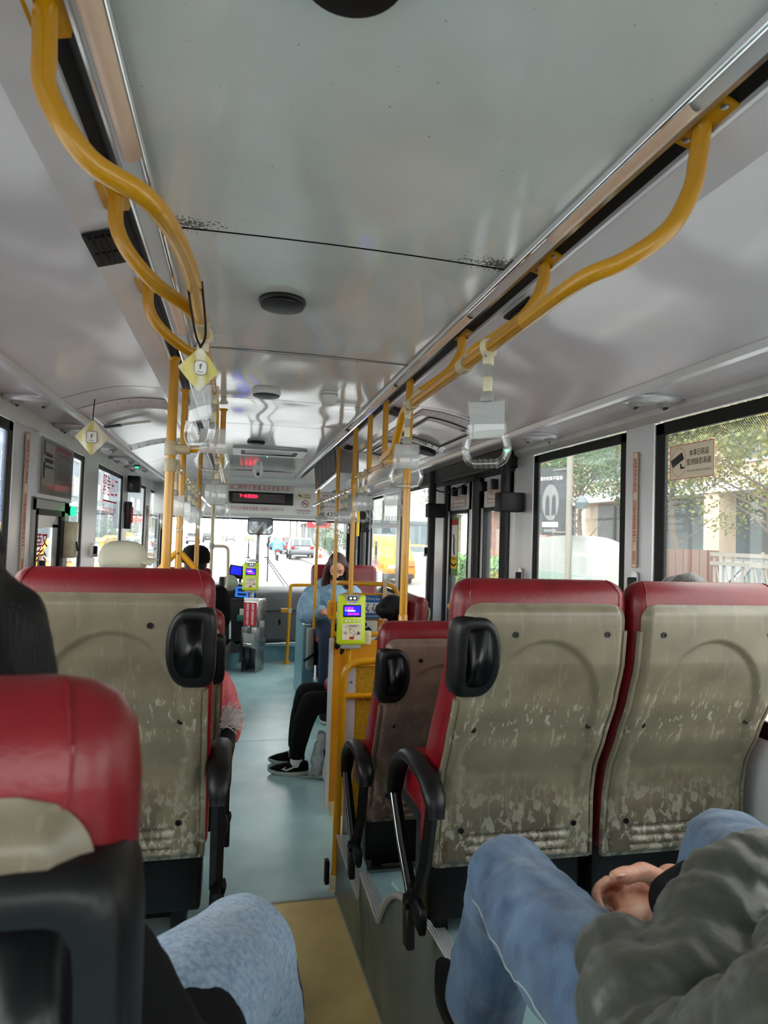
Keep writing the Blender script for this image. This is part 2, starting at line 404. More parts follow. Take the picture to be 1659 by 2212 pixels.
for q in range(6):
    g = G(); off = -.004+q*.008
    g.tube([(x+off,y,z+.004) for (y,z),x in list(zip(prof,edge))[6:]], .0033, 5); g.out('trim_rib','alu_white',pr)
G().tube(bez([(edge[i]-.004,prof[i][0],prof[i][1]+.006) for i in (3,4,5,6)],5), .011, 8).out('edge_moulding','grey_plastic',pr)
G().box(.5,.72,2.325,2.345,.335,.35).out('step_edge','steel',pr, smooth=0)
G().tube([(.468,2.84,.006),(.515,1.9,.006)], .006, 6).out('sealant','grey_plastic',pr)
# ---- left platform
pl_ = thing('trim_2', kind='structure', loc=(-.5,1.5,0))
G().box(XL,-.02,Y0,2.30,0,.455).out('platform','blue_floor',pl_, smooth=0)
G().box(XL,-.16,2.30,6.0,0,.258).out('low_platform','blue_floor',pl_, smooth=0)
G().box(-.03,-.012,Y0,2.30,.435,.463).out('edge_trim','aluminium',pl_, smooth=0)
# rear platform of the last row, behind the photographer's feet
G().box(XL,XR,Y0,.35,0,.5).out('rear_platform','blue_floor',pl_, smooth=0)
# ---- ceiling
ce = thing('ceiling', kind='structure', loc=(.2,3,ZC))
ys = [Y0,-.2,1.37,2.24,3.06,3.79,6.6]
for a, b in zip(ys[:-1], ys[1:]):
    g = G(); e = .0035
    g.grid(lambda u,v: (-.172+.745*u, a+e+(b-a-2*e)*v, ZC+.0025*sin(u*9+a*3)*sin(v*7+a)*min(1,8*v*(1-v)*1.0)+.006*sin(pi*u)), 24, 30)
    g.out('ceiling_panel','ceiling_paint',ce, smooth=180)
G().box(-.2,.6,Y0,6.6,ZC+.012,ZC+.03).out('ceiling_backing','rubber',ce, smooth=0)
g = G(); g.grid(lambda u,v: (-.17+.74*u, 2.235+.008*v+.006*sin(u*60)*(1 if .5<u<.75 else .1), ZC-.002), 60, 1); g.out('seam_tape','grey_plastic',ce, solid=.001)
# front drop of the ceiling towards the header
g = G(); prf = [(6.6,ZC),(7.0,ZC-.004),(7.3,ZC-.02),(7.45,ZC-.05)]
g.loft([[(-.75,y,z) for y,z in prf],[(1.25,y,z) for y,z in prf]], cap=False, closed=False); g.out('front_ceiling_panel','ceiling_paint',ce, smooth=60)
# roof skin keeps daylight out above the panels
G().box(XL-.1,XR+.1,Y0-.1,Y1+.1,2.36,2.40).out('roof_skin','grey_panel',ce, smooth=0)
# ---- the long mouldings on both sides of the ceiling: lamp channel, black strip, fascia, cove, soffit
def cove(sgn, pts, nm, xe):
    t = thing(nm, kind='structure', loc=(xe,3,2.1))
    A,B,C,D,E_,F_,H,I_ = [pts[k] for k in 'ABCDEFHI']
    strip([A,(A[0]+sgn*.004,A[1]-.009),(B[0]-sgn*.006,B[1]-.006),B], Y0, 7.3, 'lamp_channel','alu_white',t, smooth=20)
    strip([(A[0]+sgn*.001,A[1]-.011),(A[0]+sgn*.008,A[1]-.013)], Y0, 7.3, 'chrome_bead','chrome',t, solid=.002)
    strip([B,(B[0]+sgn*.005,B[1]-.004),(B[0]+sgn*.008,B[1]+.001)], Y0, 7.3, 'chrome_bead','chrome',t)
    strip([(B[0]+sgn*.008,B[1]+.001),(C[0],C[1]+.008),(D[0],D[1]+.006)], Y0, 7.3, 'black_strip','rubber',t)
    strip([(D[0],D[1]+.006),(D[0],D[1]-.003),(D[0]+sgn*.008,D[1]-.003)], Y0, 7.3, 'chrome_bead','alu_white',t)
    strip([(D[0]+sgn*.008,D[1]-.001),E_], Y0, 7.4, 'fascia','cove_panel',t)
    n = 14; cv = []
    for k in range(n+1):
        u = k/n; cv.append((E_[0]+(F_[0]-E_[0])*u, E_[1]+(F_[1]-E_[1])*u + (-.012*u if 0 else 0) - .0*u + .030*sin(pi*u)*(1-.3*u)))
    breaks = [Y0,-.35,2.75,3.95,5.2,7.4]
    for a,b in zip(breaks[:-1],breaks[1:]):
        strip(cv, a+.003, b-.003, 'cove_panel','cove_panel',t, n=10, smooth=60)
    strip([F_,(F_[0]+sgn*.006,F_[1]-.018),(F_[0]+sgn*.028,F_[1]-.020),(F_[0]+sgn*.034,F_[1]-.004)], Y0, 7.3, 'cove_trim','alu_white',t)
    sf = [(F_[0]+sgn*.034,F_[1]-.004),((F_[0]*.5+H[0]*.5),(F_[1]+H[1])/2+.012),H]
    yy = Y0
    while yy < 7.2:
        strip(sf, yy+.002, min(yy+1.05,7.4)-.002, 'soffit_panel','cove_panel',t, smooth=60); yy += 1.05
    strip([H,(H[0]+sgn*.004,H[1]-.02),I_], Y0, 8.4, 'window_header','wall_paint',t)
    return t
RT = cove(1, dict(A=(.572,2.17),B=(.612,2.160),C=(.63,2.162),D=(.65,2.155),E=(.735,2.132),F=(1.17,2.035),H=(1.42,2.032),I=(1.45,1.992)), 'trim_3', 1.0)
LT = cove(-1, dict(A=(-.172,2.17),B=(-.214,2.156),C=(-.235,2.156),D=(-.252,2.148),E=(-.325,2.124),F=(-.70,2.055),H=(-.93,2.066),I=(-.95,1.995)), 'trim_4', -.6)
# side walls of the duct further forward (beyond the service hatches)
# translucent lamp covers of the long light strips
def lamp(x0, x1, z, ya, yb, lab):
    g = G(); rings = []
    for j in range(9):
        y = ya+(yb-ya)*j/8; rings.append([(x0+(x1-x0)*k/8, y, z-.013*sin(pi*k/8)-.002) for k in range(9)])
    g.loft(rings, cap=False, closed=False)
    g.out('lamp_cover','lamp_cover',None, solid=.002, smooth=60, label=lab, cat='lamp cover', group='beige lamp covers along the ceiling')
for ya, yb, lab in ((.76,1.18,'nearest beige lamp cover on the right ceiling edge, one corner peeling'),(1.65,2.05,'second beige lamp cover along the right ceiling edge'),
                    (2.50,2.93,'third beige lamp cover along the right ceiling edge'),(3.66,4.1,'farthest beige lamp cover along the right ceiling edge')):
    lamp(.577,.608,2.163,ya,yb,lab)
for ya, yb, lab in ((.3,1.10,'large beige lamp cover at top left beside the curved yellow rail'),(1.72,2.05,'small beige lamp cover behind the left yellow rail')):
    lamp(-.177,-.210,2.160,ya,yb,lab)
# ---- side walls
def wall(name, x, sgn, opens, sill, top, xo):
    t = thing(name, kind='structure', loc=(x,3,0))
    a, b = min(x,xo), max(x,xo)
    g = G(); g.box(a,b,Y0,8.5,0,sill); g.out('lower_wall','wall_paint',t, smooth=0)
    G().box(a,b,Y0,8.5,top,2.38).out('upper_wall','wall_paint',t, smooth=0)
    e = [Y0]+[v for o in opens for v in o]+[8.5]
    for i in range(0,len(e),2):
        if e[i+1]-e[i] > .01:
            p = G().box(a-.006,b+.006,e[i],e[i+1],sill,top).out('pillar','alu_white',t, smooth=0, bevel=.004)
    return t
# openings (Y ranges)
OPR = [(-1.0,2.05),(2.225,3.03),(3.25,4.80),(4.88,5.78),(5.9,7.15),(7.25,8.3)]
OPL = [(-1.0,3.02),(3.30,4.33),(4.72,5.72),(5.95,7.05),(7.4,8.42)]
WR = wall('wall_right', XR, 1, OPR, 1.02, 1.992, XR+.022)
WL = wall('wall_left', XL, -1, OPL, 1.02, 1.995, XL-.022)
# the exit door goes down to the low floor: cut the wall there by building it in two boxes
for o in list(KIDS[WR.name]):
    if o.name.startswith('lower_wall'): KIDS[WR.name].remove(o); bpy.data.objects.remove(o)
G().box(XR,XR+.06,Y0,3.25,0,1.02).out('lower_wall','wall_paint',WR, smooth=0)
G().box(XR,XR+.06,4.80,7.25,0,1.02).out('lower_wall','wall_paint',WR, smooth=0)
WN = [0]
def window(x, sgn, y0, y1, z0, z1, fr=.045, bars=(), hbars=()):
    WN[0] += 1
    t = thing('window_%d' % WN[0], kind='structure', loc=(x,(y0+y1)/2,z0))
    M = lambda u,v,d: (x+sgn*d, u, v)
    g = G(); g.box(min(x,x+sgn*.016),max(x,x+sgn*.016),y0,y0+fr,z0,z1); g.box(min(x,x+sgn*.016),max(x,x+sgn*.016),y1-fr,y1,z0,z1)
    g.box(min(x,x+sgn*.016),max(x,x+sgn*.016),y0,y1,z0,z0+fr); g.box(min(x,x+sgn*.016),max(x,x+sgn*.016),y0,y1,z1-fr*.9,z1)
    g.out('window_frame','rubber',t, smooth=0, bevel=.004)
    for yb in bars: G().box(min(x,x+sgn*.014),max(x,x+sgn*.014),yb-.02,yb+.02,z0,z1).out('window_bar','alu_white',t, smooth=0)
    for zb in hbars: G().box(min(x,x+sgn*.014),max(x,x+sgn*.014),y0,y1,zb-.02,zb+.02).out('window_bar','alu_white',t, smooth=0)
    ed = [y0+fr*.6]+sorted(bars)+[y1-fr*.6]
    for a, b in zip(ed[:-1], ed[1:]):
        G().box(x+sgn*.008-.002,x+sgn*.008+.002,a,b,z0+.01,z1-.01).out('pane','window_glass',t, smooth=0)
    return t
W1 = window(XR,1,-1.0,2.05,1.02,1.985,.05,bars=(.4,))
W2 = window(XR,1,2.225,3.03,1.02,1.985,.045)
W5 = window(XR,1,4.88,5.78,.95,1.985,.035)
W6 = window(XR,1,5.9,7.15,1.02,1.985,.03,hbars=(1.66,))
WL1 = window(XL,-1,-1.0,3.02,1.02,1.99,.05,bars=(1.0,))
WL2 = window(XL,-1,3.98,4.33,1.02,1.99,.035)
WL3 = window(XL,-1,4.72,5.72,1.02,1.99,.035,bars=())
WL4 = window(XL,-1,5.95,7.05,1.02,1.99,.03,bars=())
WL5 = window(XL,-1,7.4,8.42,1.02,1.99,.03)
# rear wall of the bus; its unseen window is added to let in daylight
wb = thing('wall_rear', kind='structure', loc=(.2,Y0,0))
g = G(); g.box(XL,XR,Y0-.06,Y0,0,1.25); g.box(XL,XR,Y0-.06,Y0,2.0,2.38); g.box(XL,XL+.2,Y0-.06,Y0,1.25,2.0); g.box(XR-.2,XR,Y0-.06,Y0,1.25,2.0)
g.out('rear_panel','wall_paint',wb, smooth=0)
G().box(XL+.2,XR-.2,Y0-.035,Y0-.03,1.25,2.0).out('rear_pane','window_glass',wb, smooth=0)
# ---- exit door (two folding leaves) with its black mechanism
def door(name, y0, y1, x, leaves, z0, z1, winb=.25):
    t = thing(name, kind='structure', loc=(x,(y0+y1)/2,0))
    for a, b in leaves:
        g = G(); fw = .055
        g.box(x-.02,x+.02,a,a+fw,z0,z1); g.box(x-.02,x+.02,b-fw,b,z0,z1); g.box(x-.02,x+.02,a,b,z0,winb); g.box(x-.02,x+.02,a,b,z1-.19,z1)
        lf = g.out('door_leaf','alu_white',t, smooth=0, bevel=.004)
        g = G()
        g.box(x-.024,x+.024,a+fw-.006,a+fw+.012,winb,z1-.18); g.box(x-.024,x+.024,b-fw-.012,b-fw+.006,winb,z1-.18)
        g.box(x-.024,x+.024,a+fw,b-fw,winb-.006,winb+.014); g.box(x-.024,x+.024,a+fw,b-fw,z1-.204,z1-.184)
        g.out('gasket','rubber',lf, smooth=0)
        G().box(x-.003,x+.003,a+fw,b-fw,winb,z1-.19).out('pane','window_glass',lf, smooth=0)
    return t
D1 = door('door_1', 3.25, 4.8, XR+.02, ((3.27,3.76),(3.92,4.40)), .03, 1.93, .45)
g = G(); g.box(XR-.02,XR+.06,3.25,4.8,1.93,2.0); g.box(XR-.10,XR+.02,3.22,4.85,1.94,2.045); g.out('door_header','rubber',D1, smooth=0, bevel=.01)
for y in (3.76,3.845,4.42): G().box(XR-.012,XR+.05,y,y+.035,.03,1.95).out('door_seal','rubber',D1, smooth=0)
G().box(XR-.012,XR+.05,4.46,4.8,.03,1.95).out('door_side_panel','alu_white',D1, smooth=0)
G().tube([(XR-.11,3.13,.245),(XR-.11,3.13,2.03)], .026, 12).out('door_shaft','rubber',D1)
G().tube([(XR-.10,4.46,.0),(XR-.10,4.46,2.03)], .026, 12).out('door_shaft','rubber',D1)
G().rbox(XR-.15,XR-.02,3.09,3.18,1.70,1.80,.008).out('door_arm','rubber',D1)
G().rbox(XR-.14,XR-.02,4.41,4.50,1.70,1.80,.008).out('door_arm','rubber',D1)
for y in (3.45,3.62,3.97,4.15): G().rbox(XR-.055,XR-.015,y,y+.035,1.84,1.90,.006).out('door_roller','black_plastic',D1)
G().tube(bez([(XR-.02,4.75,1.98),(XR-.06,4.5,1.90),(XR-.05,4.2,1.87),(XR-.04,4.0,1.90),(XR-.05,3.7,1.93)],6), .006, 6).out('cable','rubber',D1)
D2 = door('door_2', 7.25, 8.3, XR+.02, ((7.27,7.75),(7.80,8.28)), .03, 1.97, .3)
for y in (7.24,7.76): G().box(XR-.03,XR+.05,y,y+.04,.03,1.97).out('door_seal','rubber',D2, smooth=0)
# ================================================================ SEATS
# local frame: x across, y forward (top of the back at y=0), z up from the platform, back top at z=1.0
def sprof(z):
    P = [(.20,.150),(.30,.150),(.42,.146),(.50,.132),(.60,.085),(.70,.040),(.80,.010),(.90,.0),(1.02,.0)]
    if z <= P[0][0]: return P[0][1]
    for (a,ya),(b,yb) in zip(P[:-1],P[1:]):
        if z <= b:
            t = (z-a)/(b-a); t = t*t*(3-2*t)*.35+t*.65; return ya+(yb-ya)*t
    return P[-1][1]
def sm(a, b, x):
    t = max(0, min(1, (x-a)/(b-a))); return t*t*(3-2*t)
def make_seat(hs, W=.452, shell='shell_olive', name='bus_seat', handle=True, arm=True):
    "hs: +1 when the aisle is on the seat's right, -1 when on its left"
    t = thing(name)
    hw = W/2
    # upholstered back
    g = G(); rings = []
    zs = [.275,.28,.29,.31,.40,.50,.60,.70,.80,.88,.94,.97,.988,.997,1.0]
    for z in zs:
        w_ = hw; d0, d1 = -.004, .078+.045*sm(.9,.6,z)
        if z > .94:
            k = (z-.94)/.06; c = sqrt(max(0,1-k*k)); d0, d1 = .04-(.04+.012)*c, .037+.041*c; w_ = hw-.05*(1-sqrt(max(0,1-max(0,k)**3)))
        if z < .29: w_ -= .01*(.29-z)/.02
        if z > .8 : d0 -= .006*sin(pi*min(1,(z-.8)/.2))
        y0_, y1_ = sprof(z)+d0, sprof(z)+d1
        ring = [(u, (y0_+y1_)/2+v) for u, v in rrect(2*w_, max(.01,y1_-y0_), min(.035,max(.004,(y1_-y0_)*.42)), 5)]
        rings.append([(u,v,z) for u,v in ring])
    g.loft(rings); g.out('backrest','red_leather',t,False, smooth=70)
    # piping seam across the shoulders
    for s in (-1,1):
        g = seam(KIDS[t.name][0],[(s*(hw-.03),-.05,.93),(s*(hw-.026),-.04,.95),(s*(hw-.03),-.02,.985),(s*(hw-.045),.03,1.01)], .0013); g.out('piping','red_leather',KIDS[t.name][0],False)
    # moulded plastic shell
    def arch(x, z):
        # positive inside the raised-edge arch
        ax = abs(x); c = .66; r = .155
        if z > c: d = r-sqrt(ax*ax*1.0+((z-c)*.80)**2)
        elif z > .585: d = r+.012*(c-z)/.08-ax
        else: d = (.172-(.012*sm(.53,.515,z))+.0*z)-ax
        return d
    def cut(x, z):   # hollow for the grab handle, 1 inside
        if not handle: return -1
        return 1-(((x-hs*(hw+.012))/.088)**4+((z-.82)/.082)**4)
    nu, nv = 64, 150
    def sf(u, v):
        z = .262+(.945-.262)*v; rc = max(0,(z-.905)/.040); x = (u*2-1)*((hw-.016)*(1.0+.015*sm(.5,.3,z))-.040*(1-sqrt(max(0,1-min(1,rc)**2))))
        e = min(1-abs(u*2-1), (min(v,1-v)*2)*1.5)
        y = sprof(z)-.010-.016*sm(0,.10,e)
        y += .010*sm(-.004,.004,arch(x,z))*sm(.40,.47,z)
        for zz in (.292,.316,.340):
            y += .008*(sm(.0068,.003,abs(z-zz)))*sm(.145,.135,abs(x))
        return (x,y,z)
    def keep(u, v):
        z = .262+(.945-.262)*v; x = (u*2-1)*(hw-.016); 
        if cut(x,z) > 0: return False
        return True
    g = G(); g.grid(sf, nu, nv, keep); sh = g.out('back_shell',shell,t,False, smooth=180)
    # turned edge of the shell
    def rim(pts, r): 
        return G().tube(pts, r, 6).out('shell_rim',shell,sh,False)
    zl = [.268+(.935-.268)*k/24 for k in range(25)]
    for s in (-1,1):
        pts = [(s*(hw-.016)*(1+.015*sm(.5,.3,z)), sprof(z)-.009, z) for z in zl if z < .905 and not (handle and s == hs and .74 < z < .90)]
        if handle and s == hs:
            rim([p for p in pts if p[2] < .75], .0085); continue
        rim(pts, .0085)
    for sx_ in (-.155,.155): 
        for z in (.872,.63,.36):
            if handle and sx_*hs > 0 and z > .8: sx2 = hs*.085
            else: sx2 = sx_
            y = sf((sx2/((hw-.016))+1)/2, (z-.262)/(.945-.262))[1]
            G().lathe([(.0075,0),(.0075,.003),(.004,.003),(.0035,.0012)], Matrix.Translation((sx2,y+.0005,z)) @ Matrix.Rotation(radians(90),4,'X'), 12).out('screw','black_plastic',sh,False)
    # corner grab handle
    if handle:
        N = 36
        def D(kx, kz, cx, cz, y, p=2.3):
            o = []
            for k in range(N):
                a = 2*pi*k/N; c_, s_ = cos(a), sin(a)
                pw = p if c_*hs < 0 else 6
                r = (abs(c_)**pw+abs(s_)**pw)**(-1/pw)
                o.append((cx+kx*r*c_, y+ (sprof(cz+kz*r*s_)-sprof(.825))*.8, cz+kz*r*s_))
            return o
        cx, cz, yb = hs*(hw-.050), .818, sprof(.825)
        g = G(); ocx = hs*(hw-.050)
        g.loft([D(.034,.070,cx-hs*.004,cz,yb-.036,2.4),D(.046,.084,ocx,cz,yb-.039),D(.053,.0925,ocx,cz,yb-.034),D(.0565,.096,ocx,cz,yb-.024),D(.0575,.097,ocx,cz,yb+.02),D(.055,.094,ocx,cz,yb+.035)], cap=False)
        h = g.out('grab_handle','black_plastic',t,False, smooth=60)
        g = G(); g.loft([D(.034,.070,cx-hs*.004,cz,yb-.036,2.4),D(.030,.066,cx-hs*.004,cz,yb-.030,2.4),D(.026,.061,cx-hs*.004,cz,yb-.010,2.4),D(.018,.05,cx-hs*.004,cz,yb-.004,2.4),D(.006,.02,cx-hs*.004,cz,yb-.002,2.4)]); g.out('handle_recess','black_gloss',h,False, smooth=180)
    # seat cushion
    g = G(); rings = []
    for y in (.17,.19,.24,.34,.46,.54,.575,.592,.598):
        k = max(0,(y-.54)/.058); hz = .052*sqrt(max(.02,1-k*k)); zc = .385-.02*k
        hw2 = hw-.004-.012*k
        rings.append([(u,y,zc+v+ (.012*(1-(u/hw)**2)*-1 if v>0 else 0)) for u,v in rrect(2*hw2, 2*hz, min(.03,hz*.9), 5)])
    g.loft(rings); g.out('seat_cushion','red_leather',t,False, smooth=70)
    g = G(); g.rbox(-hw+.03,hw-.03,.16,.56,.27,.335,.01); g.rbox(-hw+.05,-hw+.09,.25,.42,0,.28,.006); g.rbox(hw-.09,hw-.05,.25,.42,0,.28,.006); g.box(-hw+.05,hw-.05,.32,.35,.02,.05); g.rbox(-hw+.012,hw-.012,.19,.33,.10,.32,.01)  # last box: black skirt added for the shade and dark mechanism under the seat
    g.out('pedestal','black_plastic',t,False, smooth=40)
    g = G(); g.rbox(-hw+.04,hw-.04,.19,.24,.235,.27,.008); g.out('back_bracket','rubber',t,False)
    # aisle armrest: looped pad over a V of struts, release lever below
    if arm:
        xa = hs*(hw+.026)
        ar = G().tube([(xa,y,z) for y,z in [(.06,.475),(.085,.495),(.10,.485)]], .012, 8).out('armrest','rubber',t,False)
        path = bez([(xa,.025,.435),(xa,.04,.475),(xa,.09,.502),(xa,.20,.512),(xa,.30,.495),(xa,.385,.44),(xa,.425,.36),(xa,.43,.325)],5)
        G().tube(path, [.021+.008*sm(0,.2,i/(len(path)-1))*sm(1,.7,i/(len(path)-1)) for i in range(len(path))], 12, flat=.62).out('arm_pad','black_plastic',ar,False, smooth=70)
        for p in ([(xa,.055,.46),(xa,.10,.30),(xa,.185,.155)],[(xa,.425,.345),(xa,.33,.25),(xa,.215,.165)]):
            G().tube(p, .017, 4, flat=.6).out('arm_strut','rubber',ar,False, smooth=0)
            G().tube([(q[0]+hs*.0125,q[1],q[2]+.008) for q in p], .0018, 4).out('strut_edge','steel',ar,False)
        G().rbox(xa-.014,xa+.014,.10,.25,.115,.185,.02,3).out('arm_pivot','black_plastic',ar,False)
        Mx = Matrix.Translation((xa+hs*.012,.20,.14)) @ Matrix.Rotation(radians(-8*1),4,'X')
        G().lathe([(.004,-.02),(.018,-.016),(.02,0),(.018,.016),(.004,.02)], Matrix.Translation((xa+hs*.008,.20,.155)) @ Matrix.Rotation(radians(90),4,'Y'), 14).out('lever_hub','black_plastic',ar,False)
        G().rbox(-.011,.011,-.022,.022,-.095,.0,.004,1,Mx).out('recline_lever','rubber',ar,False)
    return t
sR = make_seat(-1); sR.location = (.730,1.45,.458)
tag(sR, 'red seat with scuffed olive shell and corner grab handle, in front of the blue-jeans knee', 'seat', 'red bus seats')
def seat_plain(loc, label, shell='shell_olive', rz=0):
    t = make_seat(-1, shell=shell, handle=False, arm=False); t.location = loc; t.rotation_euler = (0,0,rz)
    return tag(t, label, 'seat', 'red bus seats')
sR2 = seat_plain((1.188,1.44,.458), 'red window seat with scuffed olive shell and no grab handle, by the right windows')
r0 = make_seat(-1, shell='shell_brown'); r0.location = (.715,2.19,.256)
tag(r0, 'red seat with brownish stained shell on the lower step behind the yellow panel', 'seat', 'red bus seats')
dup(sR2, (1.175,2.19,.256), 0, 'red window seat mostly hidden, ahead of the right window pair')
sL = make_seat(1); sL.location = (-.274,1.6,.458)
tag(sL, 'red seat with scratched olive shell and black corner handle, left of the aisle', 'seat', 'red bus seats')
sL2 = dup(sR2, (-.716,1.6,.458), 0, 'red left window seat hidden behind the long black hair'); sL2.scale.x = .93
sF = dup(sL, (-.280,.40,.458), 0, 'nearest red seat at the lower left corner, out of focus, with a big black handle')
dup(sR2, (-.716,.40,.458), 0, 'red window seat at the left picture edge').scale.x = .92
dup(sR, (.74,.16,.50), 0, 'red seat under the man in the olive jacket')
dup(sL, (-.262,2.5,.26), 0, 'red seat just ahead of the left scratched seat, only its edge showing')
dup(sR2, (-.716,2.5,.26), 0, 'red left window seat just ahead, hidden')
dup(sL, (-.40,4.0,.26), 0, 'red seat in front of the passenger with the cream cap')
dup(sL, (-.42,5.35,.26), 0, 'farthest red seat on the left, beside the yellow guard rail')
# ================================================================ RAILS, POLES AND WHAT HANGS FROM THEM
RP = .0135
def flange(t, p, sgn):
    x, y, z = p
    M = Matrix.Translation((x,y,z))
    f = G().prism([(-.026,-.055),(.026,-.055),(.026,.03),(.018,.05),(-.018,.05),(-.026,.03)], lambda u,v,d: (x+u*.9,y+v,z+d-sgn*u*.25), -.004, .001).out('flange','yellow_paint',t, smooth=0)
    for v in (-.043,.036):
        G().lathe([(.0055,0),(.0055,-.003),(.003,-.004)], Matrix.Translation((x,y+v,z-.003)), 8).out('bolt','steel',f)
def collar(t, p, d, r=.021, l=.05, m='beige_plastic'):
    d = Vector(d).normalized(); p = Vector(p)
    c = G().tube([p-d*l/2, p-d*l*.42, p+d*l*.42, p+d*l/2], [r*.93,r,r,r*.93], 12).out('joint','%s' % m,t)
    return c
# right rail: from the ceiling bracket, along the aisle, dropping to the pole
hr = thing('handrail','long yellow ceiling handrail curving down from the upper right corner','handrail',(.5,1.3,1.955))
pth = fillet([(.636,.80,2.165),(.634,.815,2.07),(.50,.84,1.958),(.50,1.98,1.958),(.50,2.16,1.85),(.51,2.36,1.835),(.60,2.435,1.84)], .07)
G().tube([(.636,.80,2.168)]+bez([(.636,.81,2.12),(.630,.815,2.075),(.600,.825,2.015),(.545,.85,1.972),(.50,.90,1.956),(.50,1.1,1.956)],5), RP, 14).out('rail_bend','yellow_paint',hr)
G().tube([(.50,1.1,1.956),(.50,1.45,1.956),(.50,1.93,1.956)], RP, 14).out('rail_bar','yellow_metallic',hr)
G().tube(fillet([(.50,1.92,1.956),(.50,1.99,1.956),(.505,2.14,1.845),(.51,2.36,1.838),(.63,2.435,1.845)], .05), RP, 14).out('rail_drop','yellow_paint',hr)
flange(hr,(.636,.80,2.166),1)
for pts, y in (([(.636,1.30,2.165),(.632,1.305,2.11),(.60,1.32,2.05),(.545,1.36,2.005),(.515,1.395,1.985),(.50,1.425,1.956)],1.30),([(.636,1.84,2.165),(.632,1.845,2.11),(.60,1.85,2.055),(.545,1.86,2.01),(.515,1.87,1.985),(.50,1.885,1.956)],1.84)):
    G().tube(bez(pts,5), RP, 14).out('rail_hanger','yellow_paint',hr); flange(hr,(.636,y,2.166),1)
    collar(hr, (.511,pts[-1][1]-.015,1.974), (-.3,.3,-.5), .0175,.045)
    collar(hr, (.50,pts[-1][1],1.956), (0,1,0), .0185, .04)
# left rail
hl = thing('handrail','long yellow ceiling handrail curving down from the upper left corner','handrail',(-.1,1.3,1.98))
G().tube(bez([(-.242,.80,2.155),(-.240,.80,2.10),(-.235,.80,2.05),(-.19,.81,1.985),(-.122,.86,1.965),(-.098,1.08,1.985),(-.094,1.3,1.99),(-.094,1.5,1.99)],6), RP*1.02, 14).out('rail_bend','yellow_paint',hl)
G().tube([(-.094,1.5,1.99),(-.094,2.1,1.985)], RP, 14).out('rail_bar','yellow_metallic',hl)
G().tube(fillet([(-.094,2.1,1.985),(-.092,2.2,1.98),(-.092,2.33,1.85),(-.10,2.35,1.838),(-.235,2.35,1.834)],.04), RP, 14).out('rail_drop','yellow_paint',hl)
flange(hl,(-.242,.80,2.155),-1)
for pts, y in (([(-.24,1.235,2.15),(-.238,1.24,2.10),(-.215,1.25,2.055),(-.17,1.28,2.015),(-.12,1.34,2.0),(-.094,1.40,1.99)],1.235),([(-.24,1.67,2.15),(-.238,1.675,2.10),(-.215,1.69,2.06),(-.17,1.73,2.03),(-.12,1.78,2.01),(-.094,1.84,1.988)],1.67)):
    G().tube(bez(pts,5), RP, 14).out('rail_hanger','yellow_paint',hl); flange(hl,(-.242,y,2.152),-1)
    collar(hl, (-.094,pts[-1][1],1.989), (0,1,0), .0185, .04)
# vertical poles
def pole(x, y, z0, z1, label, r=RP, top=True, foot=True, m='yellow_paint', lean=(0,0)):
    t = thing('grab_pole', label, 'pole', (x,y,z0), 0, 'yellow grab poles')
    G().tube([(x+lean[0],y+lean[1],z0),(x,y,z1)], r, 14).out('pole_tube',m,t)
    if top: G().lathe([(.022,0),(.022,-.004),(.015,-.012)], Matrix.Translation((x,y,z1)), 14).out('top_cap',m,t)
    if foot: G().lathe([(.026,0),(.026,.008),(.018,.012),(.018,.05),(.015,.055)], Matrix.Translation((x+lean[0],y+lean[1],z0)), 14).out('foot','yellow_paint',t)
    return t
pa = pole(.632,2.435,1.20,2.172,'thick yellow pole standing on the seat with the brownish shell',.0155)
collar(pa,(.632,2.435,1.845),(0,0,1),.02,.05); collar(pa,(.632,2.435,1.878),(0,1,0),.018,.04,'beige_plastic')
pb = pole(.63,2.845,1.87,2.172,'short yellow pole from the ceiling to the lower rail, nearest of the two short ones',foot=False); collar(pb,(.63,2.845,1.878),(0,1,0),.018,.04,'beige_plastic')
pc = pole(.63,3.20,1.87,2.172,'short yellow pole from the ceiling to the lower rail, farther of the two short ones',foot=False); collar(pc,(.63,3.20,1.878),(0,1,0),.018,.04,'beige_plastic')
pd = pole(.63,3.62,.0,2.172,'yellow pole carrying the near lime card reader'); collar(pd,(.63,3.62,1.845),(0,0,1),.019,.085,'yellow_paint')
pe = pole(.655,4.42,.0,2.165,'yellow pole with the bell button before the seated girl',lean=(.0,0))
pf = pole(.66,5.55,.75,2.12,'thin far yellow pole between the girl and the windscreen',foot=False)
lr = thing('lower_rail','pale metallic rail joining the right-hand poles below the ceiling','handrail',(.63,3.0,1.878))
G().tube([(.63,2.44,1.876),(.63,3.62,1.880)], .0115, 12).out('rail_bar','yellow_metallic',lr)
lr2 = thing('lower_rail','far pale metallic rail running on to the windscreen on the right','handrail',(.63,4.5,1.81))
G().tube([(.63,3.62,1.818),(.63,5.62,1.806)], .0115, 12).out('rail_bar','chrome',lr2)
for i in range(12): collar(lr2,(.63,3.72+i*.155,1.8175-i*.001),(0,1,0),.014,.03,'cream_plastic')
p1 = pole(-.24,2.35,.26,2.152,'thick yellow pole left of the aisle, right behind the left seat',.0165)
collar(p1,(-.24,2.35,1.834),(0,0,1),.0215,.05,'beige_plastic'); collar(p1,(-.24,2.35,1.775),(0,0,1),.0205,.045,'beige_plastic'); collar(p1,(-.205,2.35,1.834),(1,0,0),.0185,.06,'beige_plastic')
p2 = pole(-.24,2.83,.95,2.142,'yellow pole ending in an upturned fork above the red seat',.014,foot=False)
